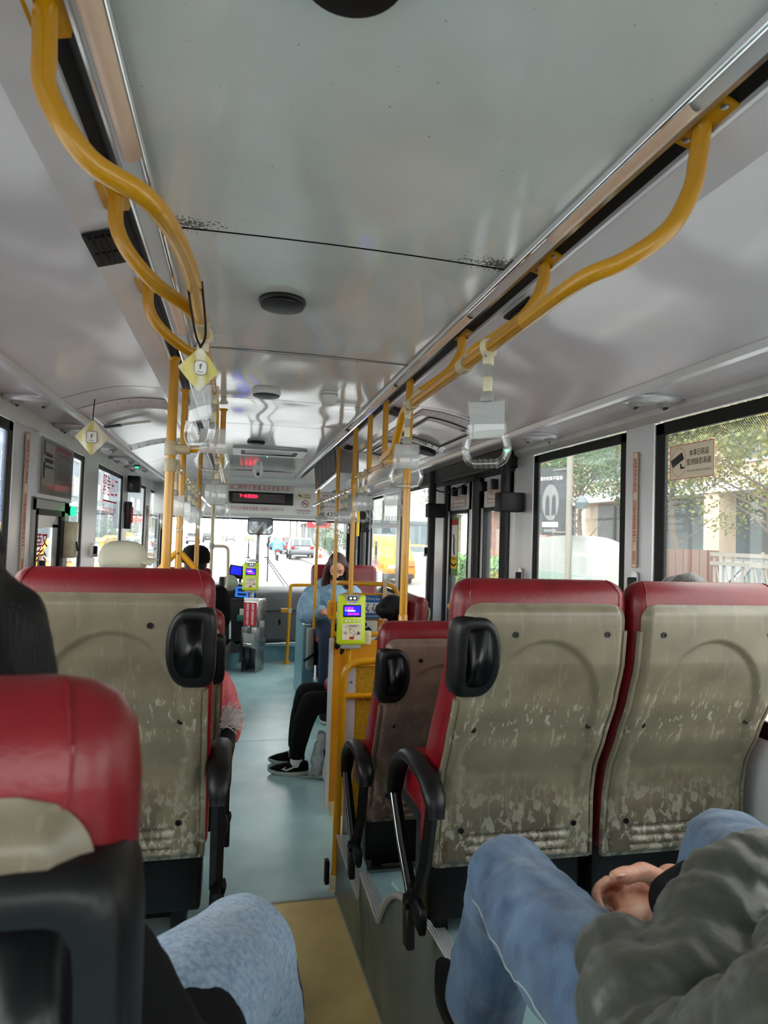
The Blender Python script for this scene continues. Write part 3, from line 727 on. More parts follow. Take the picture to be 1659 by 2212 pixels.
for s in (-1,1):
    G().tube(bez([(-.24,2.83,1.46),(-.24+s*.02,2.83,1.445),(-.24+s*.085,2.83,1.37),(-.24+s*.12,2.83,1.30)],5), .0125, 12).out('fork_arm','yellow_paint',p2)
G().lathe([(.004,0),(.004,.003)], Matrix.Translation((-.24,2.816,1.455)) @ Matrix.Rotation(pi/2,4,'X'), 8).out('bolt','rubber',p2)
p3 = pole(-.24,4.05,.26,2.14,'slim yellow pole third in line left of the aisle',.0135); 
p4_ = pole(-.095,3.3,1.84,2.16,'short yellow pole hidden among the left strap handles',foot=False)
li = thing('lower_rail','yellow inner rail carrying straps left of the front panel','handrail',(-.095,3.2,1.85))
G().tube([(-.092,2.34,1.85),(-.095,4.05,1.84)], .0125, 12).out('rail_bar','yellow_metallic',li)
ll = thing('lower_rail','pale metallic rail running forward from the thick left pole','handrail',(-.24,3.0,1.8))
G().tube([(-.24,2.36,1.80),(-.24,4.05,1.775),(-.24,5.6,1.765)], .0115, 12).out('rail_bar','chrome',ll)
for i in range(14): collar(ll,(-.24,2.5+i*.125,1.798-i*.0019),(0,1,0),.0145,.03,'cream_plastic')
pg = pole(-.23,6.05,.0,2.12,'far beige pole with a looped handle near the driver',.016,m='beige_plastic',foot=False)
G().tube(fillet([(-.23,6.05,1.42),(-.085,6.05,1.42),(-.075,6.05,1.05),(-.16,6.05,.98),(-.16,6.05,.3)],.05), .014, 10).out('loop_handle','beige_plastic',pg)
collar(pg,(-.23,6.05,1.42),(0,0,1),.023,.05,'grey_plastic')
# ---- strap handles
def make_strap():
    t = thing('strap_handle')
    c = G(); c.tube([(-.013,0,0),(-.011,0,0),(.011,0,0),(.013,0,0)], [.018,.0195,.0195,.018], 14); c.rbox(-.010,.010,-.011,.011,-.038,-.012,.004); c.xf(Matrix.Rotation(pi/2,4,'Z')); cl = c.out('rail_clamp','cream_plastic',t,False)
    for s in (-1,1): G().lathe([(.003,0),(.003,.002)], Matrix.Translation((s*.018,0,-.022)) @ Matrix.Rotation(s*pi/2,4,'Y'), 6).out('clamp_screw','steel',cl,False)
    g = G(); g.rbox(-.002,.002,-.008,.008,-.100,-.03,.001,1); g.out('strap','grey_plastic',t,False)
    G().rbox(-.006,.006,-.009,.009,-.094,-.062,.003).out('buckle','cream_plastic',t,False)
    # transparent card pocket
    zt, zb, wd = -.110, -.196, .043
    g = G(); g.rbox(-.0045,.0045,-wd,wd,zb,zt,.003); pk = g.out('card_pocket','acrylic',t,False)
    G().box(-.002,.002,-wd+.005,wd-.005,zb+.004,zt-.006).out('card','frosted',pk,False, smooth=0)
    g = G(); g.rbox(-.010,.010,-.013,.013,-.116,-.098,.003); g.out('pocket_hook','grey_plastic',pk,False)
    # ribbed clear grip
    path = fillet([(0,-wd+.002,zb+.006),(0,-wd-.006,zb-.022),(0,-wd+.008,zb-.050),(0,wd-.008,zb-.050),(0,wd+.006,zb-.022),(0,wd-.002,zb+.006)],.02,6)
    gr = G().tube(path, .0085, 10).out('grip','acrylic',t,False)
    for k in range(5): G().lathe([(.0095,-.002),(.0105,0),(.0095,.002)], Matrix.Translation((0,(k-2)*.012,zb-.050)) @ Matrix.Rotation(pi/2,4,'X'), 10).out('grip_rib','acrylic',gr,False)
    for s in (-1,1):
        for k in (-1,0,1): G().tube([(k*.006,s*(wd-.004),zb+.004),(k*.007,s*(wd+.004),zb-.02),(k*.006,s*(wd-.004),zb-.042)], .0028, 6).out('grip_fin','acrylic',gr,False)
    return t
st = make_strap(); first = [True]
def strap(x, y, z, rz, lab):
    if first[0]: first[0] = False; o = st; o.location = (x,y,z); o.rotation_euler = (0,0,radians(rz))
    else: o = dup(st, (x,y,z), radians(rz))
    tag(o, lab, 'strap handle', 'clear strap handles hanging from the rails'); return o
strap(.50,1.275,1.956,48,'clear strap handle hanging lowest and nearest, before the right windows')
strap(.50,1.945,1.956,78,'clear strap handle hanging at the bend of the right handrail')
for i,(y,rz) in enumerate(((2.66,70),(3.27,80),(3.42,60),(3.9,72),(4.05,84),(5.0,70),(5.12,80))):
    strap(.63,y,(1.876 if y < 3.62 else 1.816),rz,['clear strap handle below the lower rail, left of the bent handrail end','clear strap handle left of the thick right pole','clear strap handle partly behind another, left of the thick right pole','clear strap handle between the two tall right poles','clear strap handle overlapping its neighbour between the tall right poles','far clear strap handle beside the front panel, the nearer of two','far clear strap handle beside the front panel, the farther of two'][i])
strap(-.094,1.50,1.990,38,'clear strap handle behind the hanging yellow sachet')
strap(-.090,2.08,1.985,88,'large clear strap handle facing us over the left horizontal bar')
strap(-.092,2.62,1.85,84,'clear strap handle just left of the red lettered front panel')
for i,(x,y,rz,z) in enumerate(((-.24,2.55,74,1.797),(-.24,2.95,60,1.79),(-.24,3.3,80,1.785),(-.24,3.55,66,1.782),(-.24,3.8,80,1.778),(-.094,3.9,80,1.842))):
    strap(x,y,z,rz,['clear strap handle right beside the thick left pole','clear strap handle second from the thick left pole','clear strap handle third from the thick left pole','clear strap handle fourth from the thick left pole','clear strap handle fifth from the thick left pole','small clear strap handle farthest forward on the left'][i])
# ---- scented sachets
def sachet(c, s, rz, tilt, lab, cord):
    t = thing('scent_sachet', lab, 'sachet', c, 0, 'hanging scent sachets')
    M = Matrix.Translation(c) @ Matrix.Rotation(rz,4,'Z') @ Matrix.Rotation(tilt,4,'Y')
    def fn(u, v):
        a, b = (u*2-1), (v*2-1); x = (a+b)*.5*s; z = (a-b)*.5*s*1.12; th = .010*(1-a*a)*(1-b*b)
        return x, z, th
    g = G()
    for sg in (-1,1): g.grid(lambda u,v: M @ Vector((fn(u,v)[0], sg*fn(u,v)[2]+.004*sin(9*u+5*v), fn(u,v)[1])), 12, 12)
    b = g.out('pouch','sachet',t, smooth=180)
    F = M @ Matrix.Translation((0,-.0125,0)) @ Matrix.Rotation(pi/2,4,'X')
    G().prism(rrect(s*.62,s*.72,.008), lambda u,v,d: F @ Vector((u,v,d)), -.001, .001).out('label_print','paper',b, smooth=0)
    g = G(); o = rrect(s*.62,s*.72,.008); i_ = rrect(s*.57,s*.67,.007); n = len(o)
    g.add([F @ Vector((u,v,.0016)) for u,v in o]+[F @ Vector((u,v,.0016)) for u,v in i_], [(k,(k+1)%n,n+(k+1)%n,n+k) for k in range(n)]); g.out('label_border','print_dark',b, smooth=0)
    text('f', F @ Matrix.Translation((0,s*.06,0)), s*.14, s*.26, 'print_dark', b, dz=.002); text('france', F @ Matrix.Translation((0,-s*.2,0)), s*.3, s*.09, 'print_dark', b, dz=.002)
    top = M @ Vector((0,0,s*1.1)); 
    for q in cord: G().tube(bez([top]+[Vector(p) for p in q],4), .0022, 6).out('cord','rubber',t)
c1 = at(430,798,Y=1.18)
sachet(c1, .036, radians(14), .02, 'yellow and white diamond sachet tied to the left handrail', [[c1+Vector((-.012,.02,.075)),(-.108,1.2,2.0)],[c1+Vector((.008,.01,.07)),(-.082,1.2,2.0)]])
c2 = at(199,945,Y=2.9); 
sachet(c2, .068, radians(4), 0, 'yellow and white diamond sachet hanging below the left cove', [[c2+Vector((0,0,.10)),c2+Vector((.004,-.004,.165))]])
# ---- round black speakers and other ceiling fittings
def disc(x, y, r, lab, white=False):
    t = thing('ceiling_speaker', lab, 'speaker', (x,y,ZC), 0, 'round ceiling speakers')
    G().lathe([(r*1.0,0),(r*1.02,-.006),(r*1.0,-.012),(r*.93,-.016),(r*.90,-.0165)], Matrix.Translation((x,y,ZC+.006)), 40).out('rim','white_plastic' if white else 'black_plastic',t)
    G().lathe([(r*.94,-.0165),(r*.92,-.021),(r*.5,-.024),(.002,-.0245)], Matrix.Translation((x,y,ZC+.006)), 40).out('grille','black_plastic',t)
disc(.097,.672,.064,'round black ceiling speaker cut by the top picture edge')
disc(.091,1.735,.062,'large round black ceiling speaker in the middle of the ceiling')
disc(.097,2.90,.062,'round black ceiling speaker with a pale rim, third along the ceiling', True)
disc(.094,4.5,.06,'small far round black ceiling speaker near the red lettered panel')
dm = thing('motion_sensor','white egg-shaped dome on the ceiling near the right edge','sensor',(.366,2.80,ZC))
G().lathe([(.034,.004),(.036,-.006),(.034,-.010),(.034,-.02),(.030,-.04),(.018,-.053),(.002,-.057)], Matrix.Translation((.366,2.80,ZC)), 24).out('dome','white_plastic',dm)
G().lathe([(.0368,-.006),(.0372,-.008),(.0368,-.010)], Matrix.Translation((.366,2.80,ZC)), 24).out('ring','grey_plastic',dm)
# air grilles on the fascia
def grille(sgn, y, lab, s=1):
    x0, z0, x1, z1 = (.662,2.150,.728,2.134) if sgn > 0 else (-.268,2.142,-.318,2.126)
    c = Vector(((x0+x1)/2,y,(z0+z1)/2-.003)); across = Vector((x1-x0,0,z1-z0)).normalized()
    M = frame(c, (0,1,0), across) if sgn < 0 else frame(c, (0,-1,0), across)
    if (M.to_3x3() @ Vector((0,0,1))).z > 0: M = M @ Matrix.Rotation(pi,4,'X')
    t = thing('air_grille', lab, 'air vent', c, 0, 'black air grilles in the ceiling fascia')
    panel('frame',M,.15*s,.062*s,'black_plastic',t,.004,.006)
    for k in range(4):
        for q in (-1,1): G().box(-.03,.03,-.004,.004,0,.004).xf(M @ Matrix.Translation((q*.034*s,(k-1.5)*.0125*s,.006))).out('slat','rubber',t, smooth=0)
grille(1,1.52,'black air grille on the right fascia beside the second rail bracket'); grille(1,2.93,'black air grille on the right fascia behind the short poles',.9); grille(1,4.25,'far black air grille on the right fascia',.9)
grille(-1,1.42,'black air grille on the left fascia')
# oval reading lamps / nozzles under the coves
def oval(x, y, z, rz, lab):
    t = thing('reading_lamp', lab, 'lamp', (x,y,z), 0, 'oval grey reading lamp units')
    M = Matrix.Translation((x,y,z)) @ Matrix.Rotation(rz,4,'Z')
    N = 28; R = lambda a,b,zz: [M @ Vector((a*cos(2*pi*k/N)*(abs(cos(2*pi*k/N))**-.25 if abs(cos(2*pi*k/N))>.05 else 1), b*sin(2*pi*k/N), zz)) for k in range(N)]
    h = G().loft([R(.098,.043,.012),R(.101,.046,.002),R(.098,.043,-.008),R(.075,.03,-.017),R(.05,.02,-.018)]).out('housing','alu_white',t, smooth=60)
    for s in (-1,1):
        G().lathe([(.024,-.014),(.024,-.022),(.018,-.030),(.012,-.031)], M @ Matrix.Translation((s*.048,0,0)), 16).out('nozzle','grey_plastic',h)
        G().box(s*.048-.004,s*.048+.004,-.012,.012,-.036,-.028).xf(M).out('nozzle_blade','black_plastic',h, smooth=0)
oval(1.315,1.89,2.036,radians(-16),'oval reading lamp unit above the right rear window'); oval(1.32,2.72,2.036,radians(-22),'oval reading lamp unit above the narrower right window')
for i,y in enumerate((2.82,3.55,4.3,5.0,5.7)): oval(-.83,y,2.060,radians(4),['oval reading lamp unit at the left picture edge','oval reading lamp unit behind the left hanging sachet','third oval reading lamp unit along the left wall','fourth oval reading lamp unit along the left wall','farthest oval reading lamp unit along the left wall'][i])
# service hatches on the right cove, sticker and emergency valve
def cov(u, sgn):
    E_, F_ = ((.735,2.132),(1.17,2.035)) if sgn > 0 else ((-.325,2.124),(-.70,2.055))
    return E_[0]+(F_[0]-E_[0])*u, E_[1]+(F_[1]-E_[1])*u+.030*sin(pi*u)*(1-.3*u)
def hatch(sgn, y0, y1, u0, u1, lab, nsc=10, dr=True):
    t = thing('service_hatch', lab, 'hatch', (cov(.5,sgn)[0],(y0+y1)/2,cov(.5,sgn)[1]), 0, 'service hatches on the coves')
    def f(u, y, off): x, z = cov(u0+(u1-u0)*u, sgn); return (x, y, z-off)
    G().grid(lambda a,b: f(a, y0+(y1-y0)*b, .004), 12, 6).out('plate','cove_panel',t, solid=.003)
    if dr: G().grid(lambda a,b: f(.18+.64*a, y0+.1+(y1-y0-.2)*b, .0075), 12, 6).out('door','cove_panel',t, solid=.003)
    for b in ((0,1) if dr else ()): G().tube([f(.18+.64*k/10, y0+.1+(y1-y0-.2)*b, .010) for k in range(11)], .003, 4).out('door_gap','rubber',t)
    for a in ((.18,.82) if dr else ()): G().tube([f(a, y0+.1+(y1-y0-.2)*k/6, .010) for k in range(7)], .003, 4).out('door_gap','rubber',t)
    for k in range(nsc):
        for b in (.03,.97):
            p = f(k/(nsc-1)*.94+.03, y0+(y1-y0)*b, .007); G().ell(p,(.004,.004,.002),nu=8,nv=4).out('rivet','grey_plastic',t)
    if not dr: return
    p = f(.7, y0+.14, .012); G().box(p[0]-.01,p[0]+.01,p[1]-.008,p[1]+.008,p[2]-.004,p[2]).out('latch','chrome',t, smooth=0)
hatch(1,2.80,3.55,.12,.93,'riveted white service hatch on the right cove above the exit door')
hatch(1,3.62,4.4,.12,.9,'riveted white service hatch further along the right cove')
hatch(-1,2.98,4.4,.04,.985,'riveted white cover on the left cove',8,False)
ev = thing('emergency_valve','round black and yellow emergency valve on the right cove','valve',at(918,975,X=1.05))
c = at(918,975,X=1.02); 
Me = frame((c.x,c.y,c.z), (0,-1,0), (1,0,-.25)); 
G().lathe([(.062,-.01),(.062,.012),(.056,.016),(.05,.016)], Me, 24).out('rim','rubber',ev)
G().lathe([(.052,.012),(.050,.017),(.002,.018)], Me, 24).out('face','yellow_paint',ev)
G().box(-.02,.02,-.012,.012,.017,.02).xf(Me).out('arrow_mark','print_red',ev, smooth=0)
lb = thing('cove_sticker','blue and white sticker strip on the left cove','sticker',(-.6,3.3,2.08))
G().grid(lambda a,b: (cov(.35+.58*a,-1)[0],3.42+.07*b,cov(.55+.38*a,-1)[1]-.010), 8, 1).out('strip','paper',lb, solid=.001)
G().grid(lambda a,b: (cov(.72+.21*a,-1)[0],3.42+.07*b,cov(.80+.13*a,-1)[1]-.012), 8, 1).out('blue_end','print_navy',lb, solid=.001)
# ================================================================ FRONT END
YF = 7.7
fh = thing('wall_front', kind='structure', loc=(.25,YF,1.75))
G().prism([(-.95,1.74),(1.45,1.74),(1.45,2.38),(-.95,2.38)], lambda u,v,d: (u,YF+.03+d,v), 0, .03).out('header_board','wall_paint',fh, smooth=0)
G().prism([(a+.27,b+1.955) for a,b in rrect(1.34,.37,.05,6)], lambda u,v,d: (u,YF+d,v), 0, .03).out('header_panel','paper',fh, smooth=0, bevel=.003)
G().box(-.95,1.45,YF+.06,8.55,1.735,1.80).out('header_soffit','wall_paint',fh, smooth=0)
G().box(-.75,1.25,7.40,YF+.05,2.10,2.14).out('header_ledge','wall_paint',fh, smooth=0, bevel=.01)
FM = lambda x,z,d=0: frame((x,YF-d,z),(1,0,0),(0,0,1))
led = thing('led_sign','long dark message sign with glowing red characters above the windscreen','sign',(.25,YF,1.95))
G().rbox(-.125,.615,YF-.03,YF,1.885,2.025,.006).out('sign_case','black_plastic',led)
panel('led_window',FM(.22,1.955,.03),.60,.10,'led_window',led,.004,.002)
text('下一站 國光國小', FM(.10,1.975,.03), .21, .042, 'led_red', led, dz=.004)
def sign(name, lab, cat, M, w, h, m, txts=(), r=.004, d=.003, group=None):
    t = thing(name, lab, cat, M.translation.copy(), 0, group)
    p = panel('plate',M,w,h,m,t,r,d)
    for body, u, v, tw, th, tm in txts:
        text(body, M @ Matrix.Translation((u,v,d)), tw, th, tm, t, dz=.0012)
    return t
sign('banner','white strip of large red characters above the message sign','sign',FM(.245,2.075),.78,.075,'white_plastic',[('路口轉彎多禮讓,減速查看再通行',0,0,.74,.06,'print_red')])
sign('banner','white strip with red characters and phone number below the message sign','sign',FM(.18,1.835),.68,.075,'white_plastic',[('臺中市公共運輸及捷運工程處04-22291716',0,0,.64,.045,'print_red')])
cs = sign('sticker','small camera warning sticker right of the message sign','sticker',FM(.74,2.0),.17,.075,'paper_beige',[('本車已裝設',.035,.014,.07,.018,'print_dark'),('監視錄影系統',.035,-.012,.085,.018,'print_dark')])
G().rbox(-.02,.02,-.008,.008,0,.002,.0005,1).xf(FM(.695,2.005,.004) @ Matrix.Rotation(-.4,4,'Z')).out('camera_mark','print_dark',cs)
ns = sign('sticker','no smoking sticker at the right end of the front panel','sticker',FM(.755,1.905),.13,.075,'white_plastic',())
for rr,w_ in ((.042,.008),):
    g = G(); n = 28; F = FM(.76,1.912,.004); g.add([F @ Vector((q*cos(2*pi*k/n),q*sin(2*pi*k/n),.001)) for q in (rr,rr-w_) for k in range(n)], [(k,(k+1)%n,n+(k+1)%n,n+k) for k in range(n)]); g.out('red_ring','print_red',ns, smooth=0)
    G().box(-.036,.036,-.003,.003,0,.002).xf(F @ Matrix.Rotation(radians(-45),4,'Z')).out('red_bar','print_red',ns, smooth=0); G().box(-.025,.02,-.006,.004,0,.0015).xf(F).out('cigarette_mark','print_dark',ns, smooth=0)
sign('sticker','hotline sticker below the no smoking ring','sticker',FM(.74,1.815),.22,.07,'white_plastic',[('免費服務專線',0,.015,.17,.02,'print_red'),('0809-000-995',0,-.015,.15,.02,'print_grey')])
sign('banner','white notice with plate number right of the far yellow pole','sign',FM(1.06,1.955),.24,.21,'white_plastic',[('車號 748-U5',0,.065,.2,.032,'print_red'),('申訴電話',0,.0,.2,.036,'print_dark'),('0800-676-601',0,-.065,.2,.03,'print_red')])
sign('banner','white notice with black numerals below the plate number notice','sign',FM(1.06,1.80),.24,.08,'white_plastic',[('1435',0,0,.15,.05,'print_dark')])
# windscreen
WN[0] += 1
ws = thing('window_%d' % WN[0], kind='structure', loc=(.25,8.5,.9))
G().box(-.93,.235,8.5,8.505,.86,1.76).out('pane','window_glass',ws, smooth=0); G().box(.265,1.43,8.5,8.505,.86,1.76).out('pane','window_glass',ws, smooth=0)
g = G(); g.box(-.95,1.45,8.47,8.53,1.715,1.76); g.box(-.95,-.90,8.47,8.53,.8,1.76); g.box(1.40,1.45,8.47,8.53,.8,1.76); g.out('window_frame','rubber',ws, smooth=0)
G().rbox(.228,.272,8.46,8.52,.86,1.76,.008).out('centre_post','steel',ws)
G().box(-.95,1.45,8.48,8.56,0,.86).out('front_wall','grey_panel',ws, smooth=0)
G().box(-.95,-.90,7.7,8.55,1.99,2.38).out('corner_post','wall_paint',fh, smooth=0)
# interior mirror
mi = thing('rear_view_mirror','rounded interior mirror above the windscreen post','mirror',(.255,8.15,1.75))
Mm = frame((.262,8.15,1.635),(1,0.02,0),(0,.05,1))
G().prism(rrect(.31,.215,.045,6), lambda u,v,d: Mm @ Vector((u,v,d)), -.03, 0).out('mirror_case','black_plastic',mi, bevel=.006)
G().prism(rrect(.285,.19,.035,6), lambda u,v,d: Mm @ Vector((u,v,d)), 0, .002).out('mirror_glass','mirror',mi, smooth=0)
G().tube([(.255,8.17,1.66),(.255,8.2,1.76)], .01, 8).out('mirror_arm','grey_plastic',mi)
# wipers
def wiper(px0, py0, px1, py1, arm, lab):
    t = thing('wiper', lab, 'wiper', at(px1,py1,Y=8.56), 0, 'windscreen wipers')
    a, b = at(px0,py0,Y=8.57), at(px1,py1,Y=8.57)
    bl = G().tube([a,b], .008, 6).out('wiper_blade','rubber',t)
    for q in arm:
        G().tube([at(x,y,Y=8.59) for x,y in q], .006, 6).out('wiper_arm','rubber',t)
    G().tube([at(arm[0][0][0]-5,arm[0][0][1]-4,Y=8.58), at(arm[0][0][0]+5,arm[0][0][1]-3,Y=8.58)], .008, 6).out('wiper_joint','rubber',t)
wiper(580,1160,577,1257,[[(576,1208),(619,1274)],[(580,1208),(628,1274)]],'windscreen wiper right of the centre post')
wiper(537.5,1164,536,1207,[[(536,1208),(515,1232),(498,1290)]],'windscreen wiper left of the centre post')
# dashboard
da = thing('dashboard','dark grey dashboard below the windscreen with a rounded passenger side','dashboard',(.3,8.2,0))
g = G(); rings = []
for k in range(17):
    x = .18+1.25*k/16; e = sm(.18,.50,x); yf = 8.0+.06*sin(pi*min(1,(x-.18)/.9))-.0*e
    rings.append([(x,yf+.06,.20),(x,yf,.24),(x,yf-.005,.50),(x,yf+.02,.62),(x,yf+.03,.72),(x,yf+.09,.80+.02*e),(x,yf+.22,.855),(x,8.5,.87),(x,8.5,.2)])
g.loft(rings); db = g.out('passenger_dash','dash_grey',da, smooth=50)
for (x0,x1,z0,z1) in ((.36,.60,.27,.56),(.80,1.05,.27,.56)):
    Mg = frame(((x0+x1)/2,8.025,(z0+z1)/2),(1,0.03,0),(0,0,1)); panel('glove_door',Mg,x1-x0,z1-z0,'dash_grey',da,.02,.012,); 
    G().rbox(-.012,.012,-.035,.035,.01,.02,.003).xf(Mg @ Matrix.Translation((.05,.06,0))).out('latch','black_plastic',da)
G().tube([(.30,8.035,.60),(.7,8.03,.615),(1.2,8.03,.60)], .006, 6).out('dash_groove','rubber',da)
g = G(); g.rbox(-.62,.20,7.75,8.35,.28,.78,.04,3); g.rbox(-.55,.12,7.9,8.4,.7,.93,.05,3); g.out('driver_console','dash_dark',da, smooth=50)
G().prism([(7.7,.85),(8.45,.90),(8.45,.3),(7.9,.3),(7.75,.7)], lambda u,v,d: (.12+d,u,v), 0, .10).out('console_end','dash_dark',da, bevel=.03, smooth=50)
G().rbox(-.19,-.13,7.45,7.6,.35,1.05,.015).out('console_screen_back','black_plastic',da)
g = G(); rings = [[(-.06+.085*s*cos(a*pi/12),7.72,.965+.085*s*sin(a*pi/12)) for a in range(24)] for s in (1,)]
Mi = frame((-.075,7.70,.965),(1,0,0),(0,.25,1))
G().lathe([(.092,-.05),(.095,0),(.085,.008),(.078,.006)], Mi, 28).out('gauge_ring','grey_plastic',da); G().lathe([(.08,0),(.079,.004),(.002,.004)], Mi, 28).out('gauge_face','dash_dark',da)
panel('gauge_display',Mi @ Matrix.Translation((0,.005,.004)),.105,.065,'lcd_grey',da,.004,.003)
tm = thing('driver_terminal','small driver terminal with a glowing blue screen and keypad','terminal',(.02,7.85,.95))
Mt = frame((.045,7.8,1.085),(1,.0,-.14),(0.12,.35,1)); G().prism(rrect(.27,.15,.01), lambda u,v,d: Mt @ Vector((u,v,d)), -.04, 0).out('terminal_case','black_plastic',tm, bevel=.004)
panel('screen',Mt @ Matrix.Translation((-.055,.01,0)),.12,.095,'screen_blue',tm,.003,.003)
for a in range(3):
    for b in range(4): G().box(-.012,.012,-.008,.008,0,.006).xf(Mt @ Matrix.Translation((.05+a*.03,.045-b*.03,0))).out('key','grey_plastic',tm, smooth=0)
for k in range(4): panel('dash_button',frame((-.02+k*.07,7.78,.965-.01*k),(1,0,-.14),(0,.3,1)),.045,.025,'white_plastic',tm,.004,.01)
G().tube([at(432/6.38+440,1225,Y=7.85), at(413/6.38+440,1234,Y=7.85)], .004, 5).out('antenna','rubber',tm)
G().tube([(.045,7.82,1.05),(.04,7.95,.93)], .014, 8).out('stand','black_plastic',tm)
tb = thing('tablet','tablet showing a blue map on the dashboard','tablet',(.08,7.8,.85))
Mb = frame((.10,7.72,.86),(1,0,-.05),(0,.35,1)); G().prism(rrect(.25,.15,.01), lambda u,v,d: Mb @ Vector((u,v,d)), -.02, 0).out('tablet_case','black_plastic',tb)
panel('screen',Mb,.22,.125,'screen_map',tb,.004,.002)
for u,v,w_,h_ in ((.0,.02,.16,.035),(-.03,-.03,.1,.03),(.04,.045,.05,.02)): panel('map_shape',Mb @ Matrix.Translation((u,v,.002)),w_,h_,'print_navy',tb,.01,.0015)
gl = thing('gear_lever','long bent gear lever with a black knob and rubber boot','gear lever',(.0,7.4,.2))
G().tube(bez([at(497,1380,Y=7.35),at(497,1350,Y=7.35),at(494,1325,Y=7.37),at(495,1300,Y=7.38)],5), .011, 8).out('lever_rod','alu_white',gl)
G().tube(bez([at(495,1306,Y=7.38),at(496,1294,Y=7.38),at(498,1284,Y=7.37),at(492,1284,Y=7.37)],4), [.016+.002*(i%2) for i in range(13)], 8).out('lever_knob','black_plastic',gl)
b = at(500,1400,Y=7.35); G().lathe([(.13,0),(.10,.03),(.05,.07),(.018,.11)], Matrix.Translation((b.x,b.y,.245)), 14).out('lever_boot','rubber',gl, smooth=20)
# driver's platform and the risers
pt = thing('trim_5', kind='structure', loc=(0,7.8,0))
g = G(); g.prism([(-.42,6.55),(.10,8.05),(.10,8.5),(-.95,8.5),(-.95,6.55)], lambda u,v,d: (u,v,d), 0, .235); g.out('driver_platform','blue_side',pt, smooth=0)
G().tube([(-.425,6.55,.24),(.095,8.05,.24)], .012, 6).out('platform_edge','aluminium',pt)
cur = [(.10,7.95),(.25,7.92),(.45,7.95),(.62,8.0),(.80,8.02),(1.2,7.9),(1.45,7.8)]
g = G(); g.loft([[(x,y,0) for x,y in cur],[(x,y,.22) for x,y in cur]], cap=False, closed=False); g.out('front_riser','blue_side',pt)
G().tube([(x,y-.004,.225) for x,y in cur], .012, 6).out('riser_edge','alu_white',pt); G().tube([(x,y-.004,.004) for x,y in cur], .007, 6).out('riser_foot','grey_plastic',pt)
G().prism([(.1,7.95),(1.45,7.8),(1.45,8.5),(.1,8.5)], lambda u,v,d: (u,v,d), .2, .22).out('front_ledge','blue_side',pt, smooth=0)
# guard pole by the front door
gp = thing('guard_rail','yellow guard rail bent over at the front door','rail',(.62,7.85,0))
G().tube(fillet([(.62,7.85,0),(.635,7.85,.93),(.66,7.85,.94),(.95,7.85,.945)],.07), .02, 12).out('rail_tube','yellow_paint',gp); G().lathe([(.034,0),(.034,.02),(.026,.04)], Matrix.Translation((.62,7.85,0)), 14).out('foot','yellow_paint',gp)
G().rbox(.53,.62,7.84,7.88,.61,.66,.006).out('bracket','yellow_paint',gp); collar(gp,(.63,7.85,.635),(0,0,1),.028,.05,'beige_plastic')
# fare box
fb = thing('fare_box','steel fare box with a red lettered front, on a tapering stand','fare box',(.22,7.45,0))
Mf = Matrix.Translation((.215,7.5,0)) @ Matrix.Rotation(radians(-24),4,'Z')
def fbx(name, m, *a, r=.006, par=fb): return G().rbox(*a, r).xf(Mf).out(name,m,par)
fbx('stand_leg','steel',-.095,-.085,-.12,.12,0,.30); fbx('stand_leg','steel',.075,.085,-.12,.12,0,.30); fbx('stand_back','steel',-.095,.085,.10,.12,0,.30)
fbx('vault','steel',-.095,.09,-.135,.13,.27,.50); fbx('vault_door','grey_plastic',-.07,.065,-.142,-.13,.29,.44)
fbx('vault_handle','chrome',-.05,.045,-.155,-.145,.315,.325); fbx('upper_case','steel',-.085,.09,-.12,.12,.49,.79)
fbx('coin_tray','chrome',-.08,.085,-.115,.115,.78,.805); fbx('coin_rim','white_plastic',-.085,.09,-.12,-.10,.79,.825)
fbx('lock_box','grey_plastic',.085,.14,-.1,-.04,.50,.57); fbx('spout','steel',-.02,.02,-.16,-.12,.44,.52)
Ms = Mf @ Matrix.Translation((-.003,-.121,.645)) @ Matrix.Rotation(pi/2,4,'X'); panel('red_plate',Ms,.15,.26,'print_red',fb,.004,.003)
text('刷電子票證更方便', Ms @ Matrix.Translation((.03,0,.003)), .032, .24, 'white_plastic', fb, dz=.001, vertical=True)
text('請自行投現不找零', Ms @ Matrix.Translation((-.03,0,.003)), .032, .24, 'white_plastic', fb, dz=.001, vertical=True)
# green tissue box
tk = thing('tissue_box','small green tissue holder on the driver console','box',(.10,7.68,.55))
G().rbox(.02,.17,7.62,7.76,.53,.60,.015).out('holder',mat('green_plastic',(40,110,100),.5),tk); G().rbox(.05,.13,7.66,7.70,.60,.67,.004).out('tissue','paper',tk)
